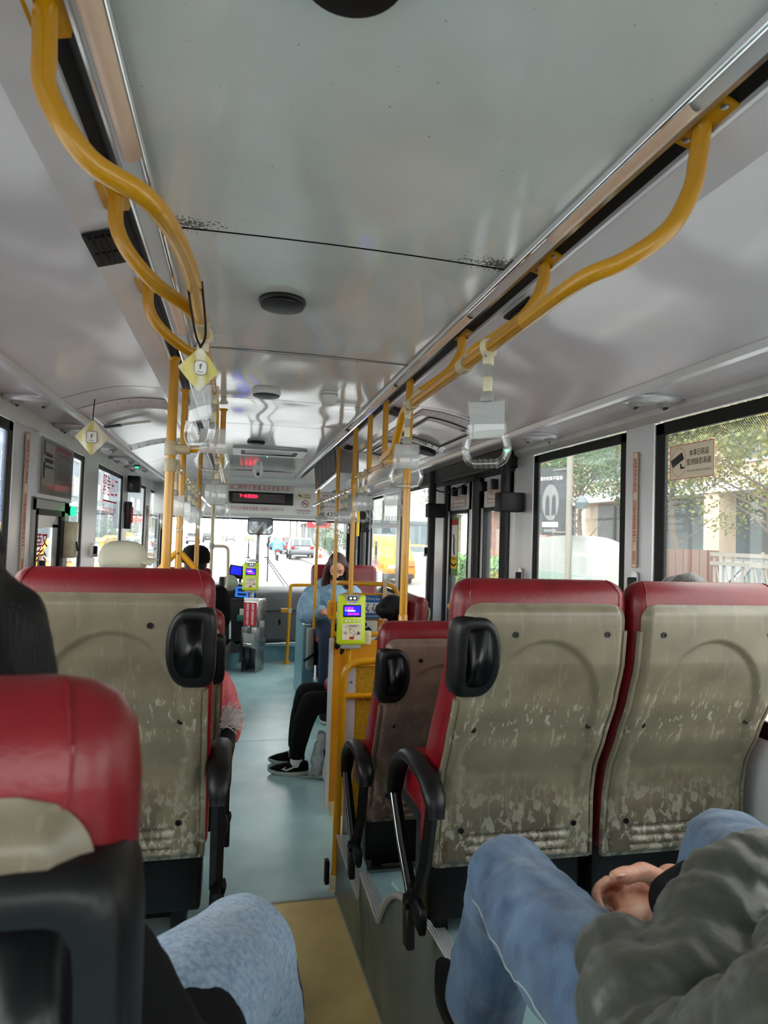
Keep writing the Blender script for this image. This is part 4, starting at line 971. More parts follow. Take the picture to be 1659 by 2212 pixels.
# ---- card readers
def reader(c, s, rz, lab, detail=True):
    t = thing('card_reader', lab, 'card reader', c, rz, 'lime card readers')
    M = Matrix.Translation(c) @ Matrix.Rotation(rz,4,'Z') @ Matrix.Rotation(pi/2-radians(4),4,'X')
    R = lambda w,h,z,r,dv=0: [M @ Vector((u*s,(v+dv)*s,z*s)) for u,v in rrect(w,h,r,5)]
    b = G().loft([R(.142,.262,-.04,.012),R(.156,.274,-.03,.014),R(.158,.276,.0,.014),R(.152,.270,.014,.014),R(.140,.258,.020,.012)]).out('body','lime_plastic',t, smooth=50)
    pl = lambda n,u,v,w,h,m,z=.020,d=.002,r=.004: G().prism([(a+u,b_+v) for a,b_ in rrect(w,h,min(r,w*.45,h*.45))], lambda p,q,k: M @ Vector((p*s,q*s,k*s)), z-.001, z+d).out(n,m,t, smooth=0)
    g = G(); g.prism([(-.052,.139),(.052,.139),(.030,.098),(-.030,.098)], lambda p,q,k: M @ Vector((p*s,q*s,k*s)), .0, .0225); g.out('sensor_hood','grey_plastic',t, smooth=0)
    pl('sensor_window',0,.118,.05,.02,'black_gloss',.0225)
    for q in (-.010,.012): pl('sensor_lamp',q,.118,.013,.011,'screen_white',.0245,.001,.005)
    pl('caption_plate',0,.093,.062,.016,'paper',.02,.003)
    pl('screen_bezel',.0,.048,.100,.066,'black_gloss'); pl('screen',0,.049,.090,.054,'screen_blue',.0225,.0015)
    pl('button_strip',0,-.006,.094,.018,'lime_plastic',.02,.003,.008)
    for q in (-.033,-.012,.013,.034): pl('button',q,-.006,.014,.010,'white_plastic',.0235,.003,.005)
    pl('card_plate',0,-.065,.108,.088,'paper_beige')
    if detail:
        T = lambda body,u,v,w,h,m,z=.0225: text(body, M @ Matrix.Translation((u*s,v*s,z*s)), w*s, h*s, m, t, dz=.0012)
        T('乘車碼掃描區',0,.095,.052,.008,'print_dark',.0225)
        T('本 國光里',-.018,.064,.05,.011,'screen_pink',.0235); T('下 國光國小',-.012,.050,.060,.011,'screen_white',.0235); T('請刷卡或掃碼',.006,.032,.062,.011,'screen_pink',.0235)
        T('上下車請刷卡',0,-.033,.080,.013,'print_dark'); T('Touch card when boarding and alighting',0,-.043,.08,.004,'print_grey')
        hd = [(-.012,.022),(.0,.016),(.016,.008),(.018,-.012),(.010,-.026),(.006,-.006),(-.012,.0)]
        for a_, b_ in zip(hd, hd[1:]+hd[:1]):
            G().tube([M @ Vector((a_[0]*s,(-.070+a_[1])*s,.0225*s)), M @ Vector((b_[0]*s,(-.070+b_[1])*s,.0225*s))], .0009*s, 4).out('hand_drawing','print_dark',t)
        for q,mm in (((.036,-.068),'print_navy'),((.043,-.076),'print_red'),((.032,-.078),'green_plastic')): pl('logo_mark',q[0],q[1],.010,.010,mm,.022,.001,.004)
        T('ee',-.036,-.072,.018,.016,'print_grey')
        pl('logo_box',0,-.099,.026,.015,'print_red',.022,.001); 
    g = G(); g.rbox(-.055*s,.055*s,-.16*s,-.13*s,-.035*s,.008*s,.006*s); g.xf(M).out('base_clip','grey_plastic',t)
    return t
r1 = reader((.632,3.575,1.085), 1.0, 0, 'near lime green card reader with blue screen on the yellow pole')
G().rbox(.605,.66,3.59,3.65,1.0,1.15,.006).out('pole_clamp','grey_plastic',r1)
r2 = reader((.155,7.42,1.06), 1.12, radians(-4), 'far lime green card reader beside the windscreen')
G().tube([(.165,7.50,.80),(.16,7.48,.95)], .028, 12).out('chrome_post','chrome',r2)
G().lathe([(.035,0),(.06,.012),(.03,.03)], Matrix.Translation((.165,7.46,1.225)), 16).out('top_cap','white_plastic',r2)
# ---- bell button on pole
bb = thing('bell_button','yellow bell button box with red characters on the pole','button',(.655,4.39,1.02))
Mbb = frame((.640,4.385,1.045),(1,0,0),(0,0,1)); G().prism([(-.03,-.05),(-.015,-.065),(.015,-.065),(.03,-.05),(.03,.05),(.015,.065),(-.015,.065),(-.03,.05)], lambda u,v,d: Mbb @ Vector((u,v,d)), -.03, .0).out('button_case','yellow_paint',bb, bevel=.005)
text('下車鈴', Mbb, .024, .09, 'print_red', bb, dz=.001, vertical=True)
# ---- partitions
pa1 = thing('partition','yellow tube frame with a speckled yellow board beside the step','partition',(.55,2.85,0))
tubeP = fillet([(.468,2.856,0),(.478,2.856,.985),(.66,2.856,1.0),(.98,2.856,1.0),(1.02,2.856,.25)],.075)
G().tube(tubeP, .0165, 12).out('frame_tube','yellow_paint',pa1); G().tube([(.478,2.856,.842),(.98,2.856,.842)], .013, 12).out('cross_tube','yellow_paint',pa1)
G().lathe([(.028,0),(.028,.01),(.021,.014),(.021,.07),(.017,.075)], Matrix.Translation((.468,2.856,0)), 14).out('foot','cream_plastic',pa1)
G().rbox(.425,.445,2.85,2.89,.03,.13,.005).out('foot_bracket','rubber',pa1)
G().box(.505,1.02,2.872,2.878,.20,.97).out('board',mat('yellow_speckle',(196,150,24),.45,c2=(150,108,16),vscale=160,vpos=(.4,.7)),pa1, smooth=0)
G().box(.497,.535,2.866,2.872,.20,.97).out('board_edge','alu_white',pa1, smooth=0)
for z in (.35,.62,.9): G().lathe([(.006,0),(.005,.003)], Matrix.Translation((.516,2.866,z)) @ Matrix.Rotation(pi/2,4,'X'), 8).out('screw','steel',pa1)
pa2 = thing('partition','yellow board with chipped paint behind the near card reader','partition',(.75,3.66,0))
G().box(.545,1.15,3.655,3.675,.06,.955).out('board',mat('yellow_board',(214,142,12),.4,c2=(200,128,10),vscale=6),pa2, smooth=0)
G().box(.527,.548,3.645,3.685,.02,.965).out('edge_post','alu_white',pa2, smooth=0)
G().tube([(.545,3.655,.992),(1.15,3.655,.992)], .016, 12).out('top_tube','yellow_paint',pa2)
for x in (.74,): G().rbox(x-.02,x+.02,3.632,3.645,.935,1.015,.006).out('clip','cream_plastic',pa2)
for q,(x,w_,z,h_) in enumerate(((.575,.045,.93,.05),(.60,.03,.90,.05),(.66,.05,.945,.02))):
    G().prism([(x-w_/2,z-h_*.3),(x-w_*.1,z-h_/2),(x+w_*.3,z-h_*.15),(x+w_/2,z+h_*.4),(x-w_*.3,z+h_/2)], lambda u,v,d: (u,3.655-d,v), 0, .0015).out('chip','rubber',pa2, smooth=0)
pa3 = thing('partition','yellow board with priority seat signs before the seated girl','partition',(.9,4.62,0))
G().prism([(u+.93,v+.80) for u,v in rrect(.42,.68,.05,6)], lambda u,v,d: (u,4.62+d,v), 0, .016).out('board','yellow_board',pa3, smooth=0, bevel=.003)
G().tube(fillet([(.655,4.44,1.215),(.70,4.60,1.215),(1.10,4.61,1.205),(1.155,4.61,1.15),(1.155,4.61,.3)],.06), .0165, 12).out('guard_tube','yellow_paint',pa3)
G().rbox(1.035,1.065,4.59,4.605,1.09,1.24,.008).out('clip','beige_plastic',pa3)
Mp = lambda u,v: frame((u,4.617,v),(1,0,0),(0,0,1))
sp = panel('priority_sign',Mp(.945,1.04),.175,.17,'print_blue',pa3,.006,.003)
panel('sign_white',Mp(.945,1.035),.168,.075,'paper',sp,.003,.005)
text('博愛座 Priority Seat',Mp(.945,1.10),.15,.028,'white_plastic',sp,dz=.005); text('請優先禮讓老弱婦孺',Mp(.96,.975),.12,.016,'white_plastic',sp,dz=.005)
for k in range(4):
    x = .88+k*.045; G().ell((x+.008,4.611,1.058),(.007,.002,.007),nu=8,nv=6).out('figure_head','print_blue',sp)
    G().tube([(x+.006,4.610,1.045),(x-.004,4.610,1.025),(x+.012,4.610,1.018),(x+.010,4.610,1.003)], .005, 5).out('figure_body','print_blue',sp)
s2 = panel('pictogram_sign',Mp(.935,.865),.155,.165,'print_dark',pa3,.012,.003); panel('pictogram_field',Mp(.935,.865),.147,.157,'paper',s2,.01,.004)
G().ell((.915,4.610,.915),(.016,.002,.016),nu=12,nv=6).out('figure_head','print_navy',s2)
G().prism([(.905,.885),(.945,.90),(.965,.88),(.968,.83),(.945,.825),(.945,.795),(.93,.795),(.925,.83),(.918,.87),(.895,.85),(.893,.80),(.899,.80),(.901,.845)], lambda u,v,d: (u,4.611-d,v), 0, .002).out('figure_body','print_navy',s2, smooth=0)
# ---- ceiling unit, camera and display box near the front
au = thing('ceiling_intake','white framed air intake in the ceiling near the front','air vent',(.2,5.05,ZC))
g = G(); o = rrect(.54,.42,.02); i_ = rrect(.42,.26,.02); n = len(o)
g.add([(.205+u,5.0+v,ZC-.012) for u,v in o]+[(.205+u,5.0+v,ZC-.012) for u,v in i_]+[(.205+u,5.0+v,ZC+.004) for u,v in o], [(k,(k+1)%n,n+(k+1)%n,n+k) for k in range(n)]+[(k,(k+1)%n,2*n+(k+1)%n,2*n+k) for k in range(n)]); g.out('frame','wall_paint',au, smooth=0)
G().box(0.0,.41,4.88,5.12,ZC-.004,ZC-.002).out('filter_mesh','grey_panel',au, smooth=0)
for x in (-.0,.41): G().box(x-.025,x+.025,4.9,5.1,ZC-.008,ZC-.004).out('slot','rubber',au, smooth=0)
G().ell((.2,5.22,ZC-.014),(.006,.006,.004)).out('indicator','led_green',au)
dc = thing('dome_camera','small white dome camera above the front panel','camera',(.165,6.5,ZC))
G().lathe([(.05,0),(.05,-.02),(.04,-.035)], Matrix.Translation((.165,6.5,ZC+.005)), 18).out('mount','white_plastic',dc); G().ell((.165,6.48,ZC-.04),(.038,.042,.036)).out('ball','white_plastic',dc)
G().lathe([(.016,0),(.016,.012),(.004,.013)], Matrix.Translation((.165,6.445,ZC-.045)) @ Matrix.Rotation(pi/2,4,'X'), 14).out('lens','black_gloss',dc)
bx = thing('display_box','dark slatted display box hanging at the right ceiling edge','display',(.66,5.1,2.1))
g = G(); g.hexa([(.66,4.42,1.985),(.80,4.42,1.985),(.80,5.75,1.935),(.66,5.75,1.935),(.64,4.45,2.165),(.80,4.45,2.165),(.80,5.75,2.165),(.64,5.75,2.165)]); g.out('case','grey_panel',bx, smooth=0, bevel=.006)
for k in range(5):
    y0_, y1_ = 4.50+k*.25, 4.50+k*.25+.24; zb = lambda y: 2.005-(y-4.42)*.0375
    G().hexa([(.652,y0_,zb(y0_)),(.662,y0_,zb(y0_)),(.662,y1_,zb(y1_)),(.652,y1_,zb(y1_)),(.636,y0_,2.15),(.65,y0_,2.15),(.65,y1_,2.15),(.636,y1_,2.15)]).out('display_panel','dash_dark',bx, smooth=0)
G().tube([(.655,4.42,1.985),(.655,5.75,1.93)], .012, 6).out('lower_edge','chrome',bx)
# ---- wheel-arch box and the rear-facing bench
wbx = thing('wheel_arch_box','pale blue wheel arch box beside the rear-facing bench','box',(.9,6.2,0))
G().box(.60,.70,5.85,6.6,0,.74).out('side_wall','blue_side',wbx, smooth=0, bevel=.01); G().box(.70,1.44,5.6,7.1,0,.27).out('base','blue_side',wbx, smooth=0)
G().tube([(.70,5.845,0),(.70,5.845,.74)], .010, 6).out('corner_edge','aluminium',wbx); G().hexa([(.60,5.84,.74),(.66,5.84,.74),(.66,6.2,.74),(.60,6.2,.74),(.60,5.84,.75),(.66,5.84,.75),(.66,6.2,.75),(.60,6.2,.75)]).out('cap','white_plastic',wbx, smooth=0)
bs = make_seat(1, W=.63, handle=False, arm=False, name='bench_seat'); bs.location = (1.005,6.22,.27); bs.rotation_euler = (0,0,pi)
tag(bs,'wide red rear-facing bench behind the girl in the pale blue jacket','seat')
G().rbox(.655,.70,5.80,6.0,.38,.72,.02).out('arm_panel','grey_plastic',wbx); G().rbox(.63,.69,5.74,5.86,.36,.72,.015).out('arm_post','grey_plastic',wbx); G().tube([(.69,5.74,.50),(.64,5.72,.47),(.60,5.72,.445)], .012, 8).out('arm_lever','rubber',wbx)
sS = seat_plain((1.20,4.22,.17), 'red sideways seat with its back to the exit side, under the black-haired passenger', rz=radians(90)); 
# steel ticket cabinet by the front door
cb = thing('steel_cabinet','steel cabinet behind the bench by the front door','cabinet',(1.38,6.75,0))
G().rbox(1.34,1.445,6.45,7.05,.27,1.20,.008).out('cabinet_body','steel',cb); G().box(1.333,1.34,6.5,7.0,.35,1.15).out('cabinet_door','steel',cb, smooth=0)
# ================================================================ PEOPLE
V = Vector
def limb(g, pts, rad, n=14, sub=5, flat=1.0):
    P = bez(pts, sub) if len(pts) > 2 else [V(pts[0]).lerp(V(pts[1]), k/sub) for k in range(sub+1)]
    m = len(P)-1; R = []
    for i in range(m+1):
        t = i/m*(len(rad)-1); k = min(int(t), len(rad)-2); R.append(rad[k]+(rad[k+1]-rad[k])*(t-k))
    g.tube(P, R, n, flat=flat)
    for p, r in ((P[0],R[0]),(P[-1],R[-1])): g.ell(p,(r,r,r),nu=12,nv=8)
    return g
def torso(g, secs, n=22):
    "secs: (centre, half width x, half depth y, rz)"
    rings = []
    for c, a, b, rz in secs:
        M = Matrix.Rotation(rz,3,'Z'); rings.append([V(c)+M @ V((a*cos(2*pi*k/n), b*sin(2*pi*k/n), 0)) for k in range(n)])
    g.loft(rings); return g
def head(g, c, M, s=1.0):
    "skull, jaw, nose, ears; local -y is the face"
    E = lambda p, r: g.ell(V(c)+M @ (V(p)*s), tuple(q*s for q in r), M, nu=18, nv=12)
    E((0,.008,.02),(.074,.092,.098)); E((0,-.028,-.045),(.058,.062,.062)); E((0,-.05,-.085),(.032,.032,.028)); E((0,-.094,-.022),(.011,.016,.022)); E((0,-.098,-.033),(.016,.014,.010))
    for x in (-1,1): E((x*.076,.012,-.012),(.010,.018,.03)); E((x*.03,-.078,.022),(.022,.014,.010))
    E((0,-.086,-.062),(.022,.012,.008))
    return g
def hand(g, wrist, knuck, up, spread=.021, curl=.9, s=1.0, thumb=1):
    "relaxed curled hand: palm from wrist to knuckles, four fingers of unequal length and a thumb on the side"
    w_, k_ = V(wrist), V(knuck); d = (k_-w_).normalized(); u = (V(up)-V(up).dot(d)*d).normalized(); sd = d.cross(u)
    for q in range(4):
        off = sd*((q-1.5)*spread*s); a = w_+d*.01*s+off*.6; b = k_+off
        g.tube([a, (a+b)/2+u*.003*s, b], [.016*s,.0155*s,.0125*s], 10); g.ell(b,(.0115*s,)*3,nu=10,nv=8)
        L = (.040,.045,.042,.032)[q]*s; ang = .35*curl; p = b; dd = d.copy(); pts = [p]
        for f in (1,.72,.55):
            dd = (Matrix.Rotation(-ang,3,sd) @ dd); p = p+dd*L*f; pts.append(p); ang = .75*curl
        g.tube(bez(pts,4), [.0098*s-.0002*s*i for i in range(13)], 10); g.ell(pts[-1],(.0075*s,)*3,nu=8,nv=6)
    a = w_+d*.02*s+sd*thumb*.03*s; p1 = a+d*.028*s+sd*thumb*.024*s-u*.01*s; p2 = p1+d*.03*s+sd*thumb*.004*s-u*.008*s; p3 = p2+d*.024*s-sd*thumb*.006*s-u*.004*s
    g.tube(bez([w_+d*.015*s,a,p1,p2,p3],4), [.015*s,.016*s,.0155*s,.014*s,.0125*s,.012*s,.0115*s,.011*s,.011*s,.011*s,.0108*s,.0105*s,.010*s,.0098*s,.0095*s,.009*s,.0085*s], 10); g.ell(p3,(.0088*s,)*3,nu=8,nv=6)
    return g
def hairshell(g, c, M, s=1.0, long=0, fringe=True):
    E = lambda p, r: g.ell(V(c)+M @ (V(p)*s), tuple(q*s for q in r), M, nu=20, nv=14)
    E((0,.022,.034),(.085,.098,.100)); E((0,.05,-.03),(.078,.07,.09)); 
    if fringe: E((0,-.04,.075),(.066,.05,.045))
    if long:
        for x in (-1,1): limb(g,[V(c)+M @ (V(p)*s) for p in ((x*.074,-.01,.03),(x*.088,.0,-.06),(x*.098,-.012,-.16),(x*.10,-.03,-.16-long))],[.03*s,.034*s,.036*s,.012*s])
        limb(g,[V(c)+M @ (V(p)*s) for p in ((0,.07,.0),(0,.085,-.1),(0,.08,-.15-long))],[.07*s,.075*s,.05*s])
    return g
def shoe(parent, heel, toe, wd=.042, h=.075, m='black_cloth', sole='sole_white', swoosh=False):
    a, b = V(heel), V(toe); d = (b-a); L = d.length; d.normalize(); sd = V((0,0,1)).cross(d)
    N = 18
    def ring(sc, z, f0=0, f1=1):
        o = []
        for k in range(N):
            t = 2*pi*k/N; c_, s_ = cos(t), sin(t); u = .5+.5*c_; wv = wd*sc*(.78+.28*sin(pi*min(1,u*1.15)))
            o.append(a+d*(f0+(f1-f0)*u)*L*1.0+sd*s_*wv*(abs(s_)**-.2 if abs(s_) > .05 else 1)+V((0,0,z+ (.018*max(0,u-.8)*5*.6 if z < .03 else 0))))
        return o
    t = thing('shoe') if parent is None else None
    so = G().loft([ring(.95,0,.02,.97),ring(1.05,.008,-.01,1.01),ring(1.02,.026,-.01,1.0)]).out('sole',sole,parent, smooth=60)
    up = G().loft([ring(1.0,.024,0,.99),ring(.98,.040,.005,.96),ring(.82,.056,.01,.80),ring(.66,.070,.02,.58),ring(.55,.082,.03,.42)]).out('upper',m,parent, smooth=60)
    for k in range(4):
        f = .42+.09*k; z = .082-.009*k; p = a+d*f*L; G().tube([p+sd*.02+V((0,0,z-.004)),p+V((0,0,z+.004)),p-sd*.02+V((0,0,z-.004))], .0028, 5).out('lace','rubber',up)
    if swoosh:
        sgn = -1 if (sd.y > 0) else 1
        pts = [(.30,.046),(.24,.036),(.30,.030),(.42,.042),(.62,.058),(.44,.036),(.31,.022),(.19,.032)]
        g = G(); g.prism([((.84-u)*L,z) for u,z in pts], lambda u,v,dd: a+d*u+sd*sgn*(wd*1.04+dd)+V((0,0,v+.012)), -.006, .003); g.out('logo_mark','white_plastic',up, smooth=0)
    return up
RX = lambda a: Matrix.Rotation(a,3,'X'); RZ = lambda a: Matrix.Rotation(a,3,'Z')
# ---------------- man in the olive jacket
mn = thing('person','man in olive puffer jacket and blue jeans with clasped hands, lower right','person',(.63,.6,.5))
hipL, hipR = V((.495,.52,1.0)), V((.74,.50,1.0)); knL, knR = V((.515,1.13,.925)), V((.985,1.14,.945)); anL, anR = V((.535,1.33,.62)), V((.96,1.22,.60))
wrL = at(1352,2010,Y=.955); elL = V((.445,.56,1.02)); shL = V((.56,.27,1.34)); wrR = at(1452,1906,Y=1.03); elR = V((.96,.66,1.06)); shR = V((.95,.27,1.36))
g = G(); torso(g,[((.66,.47,.95),.15,.10,0),((.69,.42,1.1),.13,.09,0),((.74,.31,1.3),.15,.09,0),((.75,.27,1.40),.14,.08,0),((.755,.26,1.44),.06,.06,0)])
limb(g,[(.755,.26,1.42),(.76,.27,1.52)],[.055,.05]); head(g,(.76,.29,1.62),RX(.1) @ RZ(pi),1.0)
limb(g,[shL,elL,wrL],[.05,.04,.030]); limb(g,[shR,elR,wrR],[.05,.04,.030])
for h_,k_,a_ in ((hipL,knL,anL),(hipR,knR,anR)): limb(g,[h_,k_],[.06,.045]); limb(g,[k_,a_],[.045,.035])
# left hand: back of the hand towards us, fingers folded over the right hand
kn = [at(1334,1950,Y=1.02),at(1350,1934,Y=1.035),at(1372,1930,Y=1.04),at(1394,1938,Y=1.035)]
for q,p in enumerate(kn):
    g.tube(bez([wrL+V((.004*(q-1.5),0,0)), (wrL+p)/2+V((0,-.012,.008)), p],4), [.021,.020,.019,.018,.0165,.0155,.0145,.0138,.013], 10); g.ell(p,(.0138,)*3,nu=10,nv=8)
    L = (.04,.046,.044,.034)[q]; d1 = V((.012,.8,-.25)).normalized(); d2 = V((.05,.25,-1)).normalized(); d3 = V((.05,-.35,-.9)).normalized()
    p1 = p+d1*L; p2 = p1+d2*L*.7; p3 = p2+d3*L*.5
    g.tube(bez([p,p1,p2,p3],4), [.0125-.0003*i for i in range(13)], 10); g.ell(p3,(.0085,)*3,nu=8,nv=6)
g.tube(bez([wrL+V((.015,.01,0)),at(1400,1985,Y=1.0),at(1412,1950,Y=1.02),at(1404,1925,Y=1.035)],4), [.018,.019,.018,.017,.016,.015,.0145,.014,.0135,.013,.0125,.012,.0115], 10)
# right hand: thumb lying on top, fingers wrapped round the front of the left hand
pc_ = at(1392,1918,Y=1.055)
g.tube(bez([wrR,at(1425,1912,Y=1.05),pc_,at(1370,1930,Y=1.06)],4), [.026,.027,.028,.029,.03,.03,.03,.03,.029,.028,.026,.023,.02], 12, flat=.7)
th = [at(1425,1903,Y=1.03),at(1392,1884,Y=1.02),at(1362,1889,Y=1.01),at(1328,1894,Y=1.0)]
g.tube(bez(th,4), [.019,.0185,.0175,.0165,.0165,.016,.0145,.0135,.014,.0145,.014,.0125,.0105], 12); g.ell(th[-1],(.0105,)*3,nu=10,nv=8); g.ell(at(1390,1884,Y=1.02),(.0165,)*3,nu=10,nv=8)
for q in range(4):
    dz = V((.004*q,.010*q,-.0185*q)); o = [at(1358,1908,Y=1.055)+dz, at(1312,1905,Y=1.04)+dz, at(1288,1932,Y=1.005)+dz*.95, at(1300,1972,Y=.985)+dz*.7]
    g.tube(bez(o,4), [.0102-.00018*i for i in range(13)], 10); g.ell(o[-1],(.0082,)*3,nu=8,nv=6); g.ell(o[1],(.0108,)*3,nu=8,nv=6)
bd = organic(g,'body','skin',mn, vox=.0037, smooth=2)
Mn = frame(th[-1]+V((.006,-.009,.006)), (th[-1]-th[-2]), V((.0,.6,.9)).cross(th[-1]-th[-2])); G().ell((0,0,0),(.009,.0065,.003)).xf(Mn).out('thumb_nail','nail',bd)
o = at(1306,1950,Y=1.0)
# jeans
g = G(); torso(g,[((.66,.44,.90),.19,.14,0),((.66,.46,1.0),.19,.15,0),((.67,.45,1.06),.175,.13,0)])
limb(g,[hipL,(.483,.85,.960),knL],[.10,.083,.080]); limb(g,[knL,(.53,1.20,.82),(.535,1.30,.60)],[.083,.078,.085])
limb(g,[hipR,(.86,.86,.985),knR],[.105,.092,.080]); limb(g,[knR,(.975,1.18,.82),anR],[.080,.075,.08])
jn = organic(g,'jeans','denim_blue',mn, vox=.011, smooth=8, noise=.018, nscale=.07)
pts = [at(1012,1905,Y=1.145),at(1050,1985,Y=1.02),at(1110,2080,Y=.93),at(1190,2212,Y=.83)]
seam(jn,[at(1012,1905,Y=1.13),at(1060,1990,Y=1.0),at(1120,2090,Y=.88),at(1200,2225,Y=.76)]).out('side_seam','denim_seam',jn) if 0 else seam(jn,[(.447,1.13,.90),(.430,1.0,.925),(.432,.85,.945),(.435,.7,.965)]).out('side_seam','denim_seam',jn)
# puffer jacket: quilted channels
def quilt(g, P, R, pitch, amp, n=20, flat=1.0):
    Q = bez(P, 14); L = [0]
    for a,b in zip(Q[:-1],Q[1:]): L.append(L[-1]+(b-a).length)
    m = len(Q)-1; rad = []
    for i in range(m+1):
        t = i/m*(len(R)-1); k = min(int(t),len(R)-2); rad.append((R[k]+(R[k+1]-R[k])*(t-k))*(1-amp+amp*abs(sin(pi*L[i]/pitch))**.6))
    g.tube(Q, rad, n, flat=flat); return g
g = G(); secs = []
for k in range(61):
    t = k/60; z = .98+.46*t; y = .53-.26*t; xx = .655+.09*t; a = .205-.015*t+.02*sin(pi*t); b = .19+.04*sin(pi*min(1,t*1.3))-.05*t
    if t > .9: a *= 1-(t-.9)*5; b *= 1-(t-.9)*4
    q = .86+.14*abs(sin(pi*(z-.98)/.07))**.6; secs.append(((xx,y,z),a*q,b*q,0))
torso(g,secs,32)
quilt(g,[shL,(.47,.40,1.18),elL,(.478,.72,1.03),wrL+V((-.086,-.205,-.012))],[.092,.085,.080,.064,.050],.075,.2)
quilt(g,[shR,(.98,.45,1.2),elR,wrR+V((.05,-.05,0))],[.095,.088,.08,.055],.085,.10)
for c_, r_ in ((at(1480,2150,Y=.64),.07),(at(1520,2120,Y=.66),.085),(at(1560,2010,Y=.70),.085),(at(1590,1925,Y=.73),.075),(at(1650,1890,Y=.74),.07)): g.ell(c_,(r_,r_*.8,r_*.8))
jk = organic(g,'jacket','olive_nylon',mn, vox=.007, smooth=2, noise=.014, nscale=.04)
limb(G(),[wrL+V((-.085,-.20,-.010)),wrL+V((-.060,-.135,-.006))],[.045,.040]).out('cuff','olive_nylon',jk, smooth=180)
g = G(); limb(g,[(.66,.70,1.04),at(1445,1950,Y=.90),at(1530,1885,Y=.92)],[.045,.034,.03]); limb(g,[(.80,.72,1.06),at(1500,1915,Y=.90)],[.05,.034]); organic(g,'black_bag','black_cloth',mn, vox=.010, smooth=8, noise=.010)
g = G(); hairshell(g,(.76,.29,1.62),RX(.1) @ RZ(pi)); organic(g,'hair','hair_black',mn, vox=.012)
shoe(mn,(.522,1.26,.505),(.518,1.53,.505),.046,m='black_cloth',sole='rubber'); shoe(mn,(.96,1.16,.505),(.98,1.43,.505),.046,m='black_cloth',sole='rubber')
# ---------------- long-haired passenger in the nearest left seat
fp = thing('person','passenger with black hair, black coat and pale jeans in the nearest left seat','person',(-.25,.6,.46))
hc = V((-.262,.56,1.44)); Mh = RX(.12) @ RZ(pi)
g = G(); torso(g,[((-.27,.57,.93),.15,.10,0),((-.27,.58,1.05),.13,.09,0),((-.27,.57,1.18),.15,.09,0),((-.27,.56,1.22),.13,.07,0),((-.27,.56,1.26),.05,.05,0)])
limb(g,[(-.27,.56,1.22),(-.265,.56,1.38)],[.05,.045]); head(g,hc,Mh,.95); limb(g,[(-.12,.57,1.18),(-.07,.66,.98),(-.16,.88,.99)],[.04,.035,.028]); hand(g,(-.16,.88,.99),(-.19,.96,.985),(0,0,1))
limb(g,[(-.42,.57,1.18),(-.44,.7,.99),(-.34,.88,.99)],[.04,.035,.028]); hand(g,(-.34,.88,.99),(-.32,.96,.985),(0,0,1),thumb=-1)
organic(g,'body','skin',fp, vox=.008, smooth=3)
g = G(); limb(g,[(-.17,.60,.98),(-.05,.82,.965),(.025,1.0,.925)],[.10,.095,.08]); limb(g,[(.025,1.0,.925),(.055,1.06,.74),(.065,1.06,.42),(.07,1.05,.12)],[.082,.085,.083,.08]); limb(g,[(-.36,.60,.98),(-.36,1.02,.94)],[.10,.08]); limb(g,[(-.36,1.02,.94),(-.36,1.04,.52)],[.08,.075])
torso(g,[((-.27,.55,.90),.17,.12,0),((-.27,.56,1.02),.165,.12,0)])
pj_ = organic(g,'jeans','denim_light',fp, vox=.011, smooth=8, noise=.012, nscale=.07)
seam(pj_,[(.105,1.03,.90),(.125,1.06,.80),(.142,1.07,.65),(.148,1.06,.45)]).out('side_seam','denim_navy',pj_)
g = G(); torso(g,[((-.27,.58,.92),.20,.16,0),((-.27,.585,1.05),.185,.15,0),((-.27,.58,1.16),.19,.13,0),((-.27,.57,1.22),.15,.10,0),((-.27,.56,1.27),.07,.07,0)])
limb(g,[(-.12,.58,1.17),(-.055,.66,1.0),(-.08,.80,.985),(-.15,.88,.99)],[.075,.078,.068,.05]); limb(g,[(-.42,.58,1.17),(-.45,.7,.99),(-.35,.88,.99)],[.075,.07,.05])
limb(g,[(-.14,.58,.97),(-.07,.74,.965),(-.045,.83,.95)],[.10,.10,.085])
organic(g,'coat','black_cloth',fp, vox=.012, smooth=6, noise=.012)
g = G(); hairshell(g,hc,Mh,1.12,long=.08); organic(g,'hair','hair_black',fp, vox=.009, smooth=4, noise=.006, nscale=.03)
shoe(fp,(.07,1.0,.005),(.085,1.26,.005),.046); shoe(fp,(-.36,.98,.425),(-.36,1.24,.425),.046)
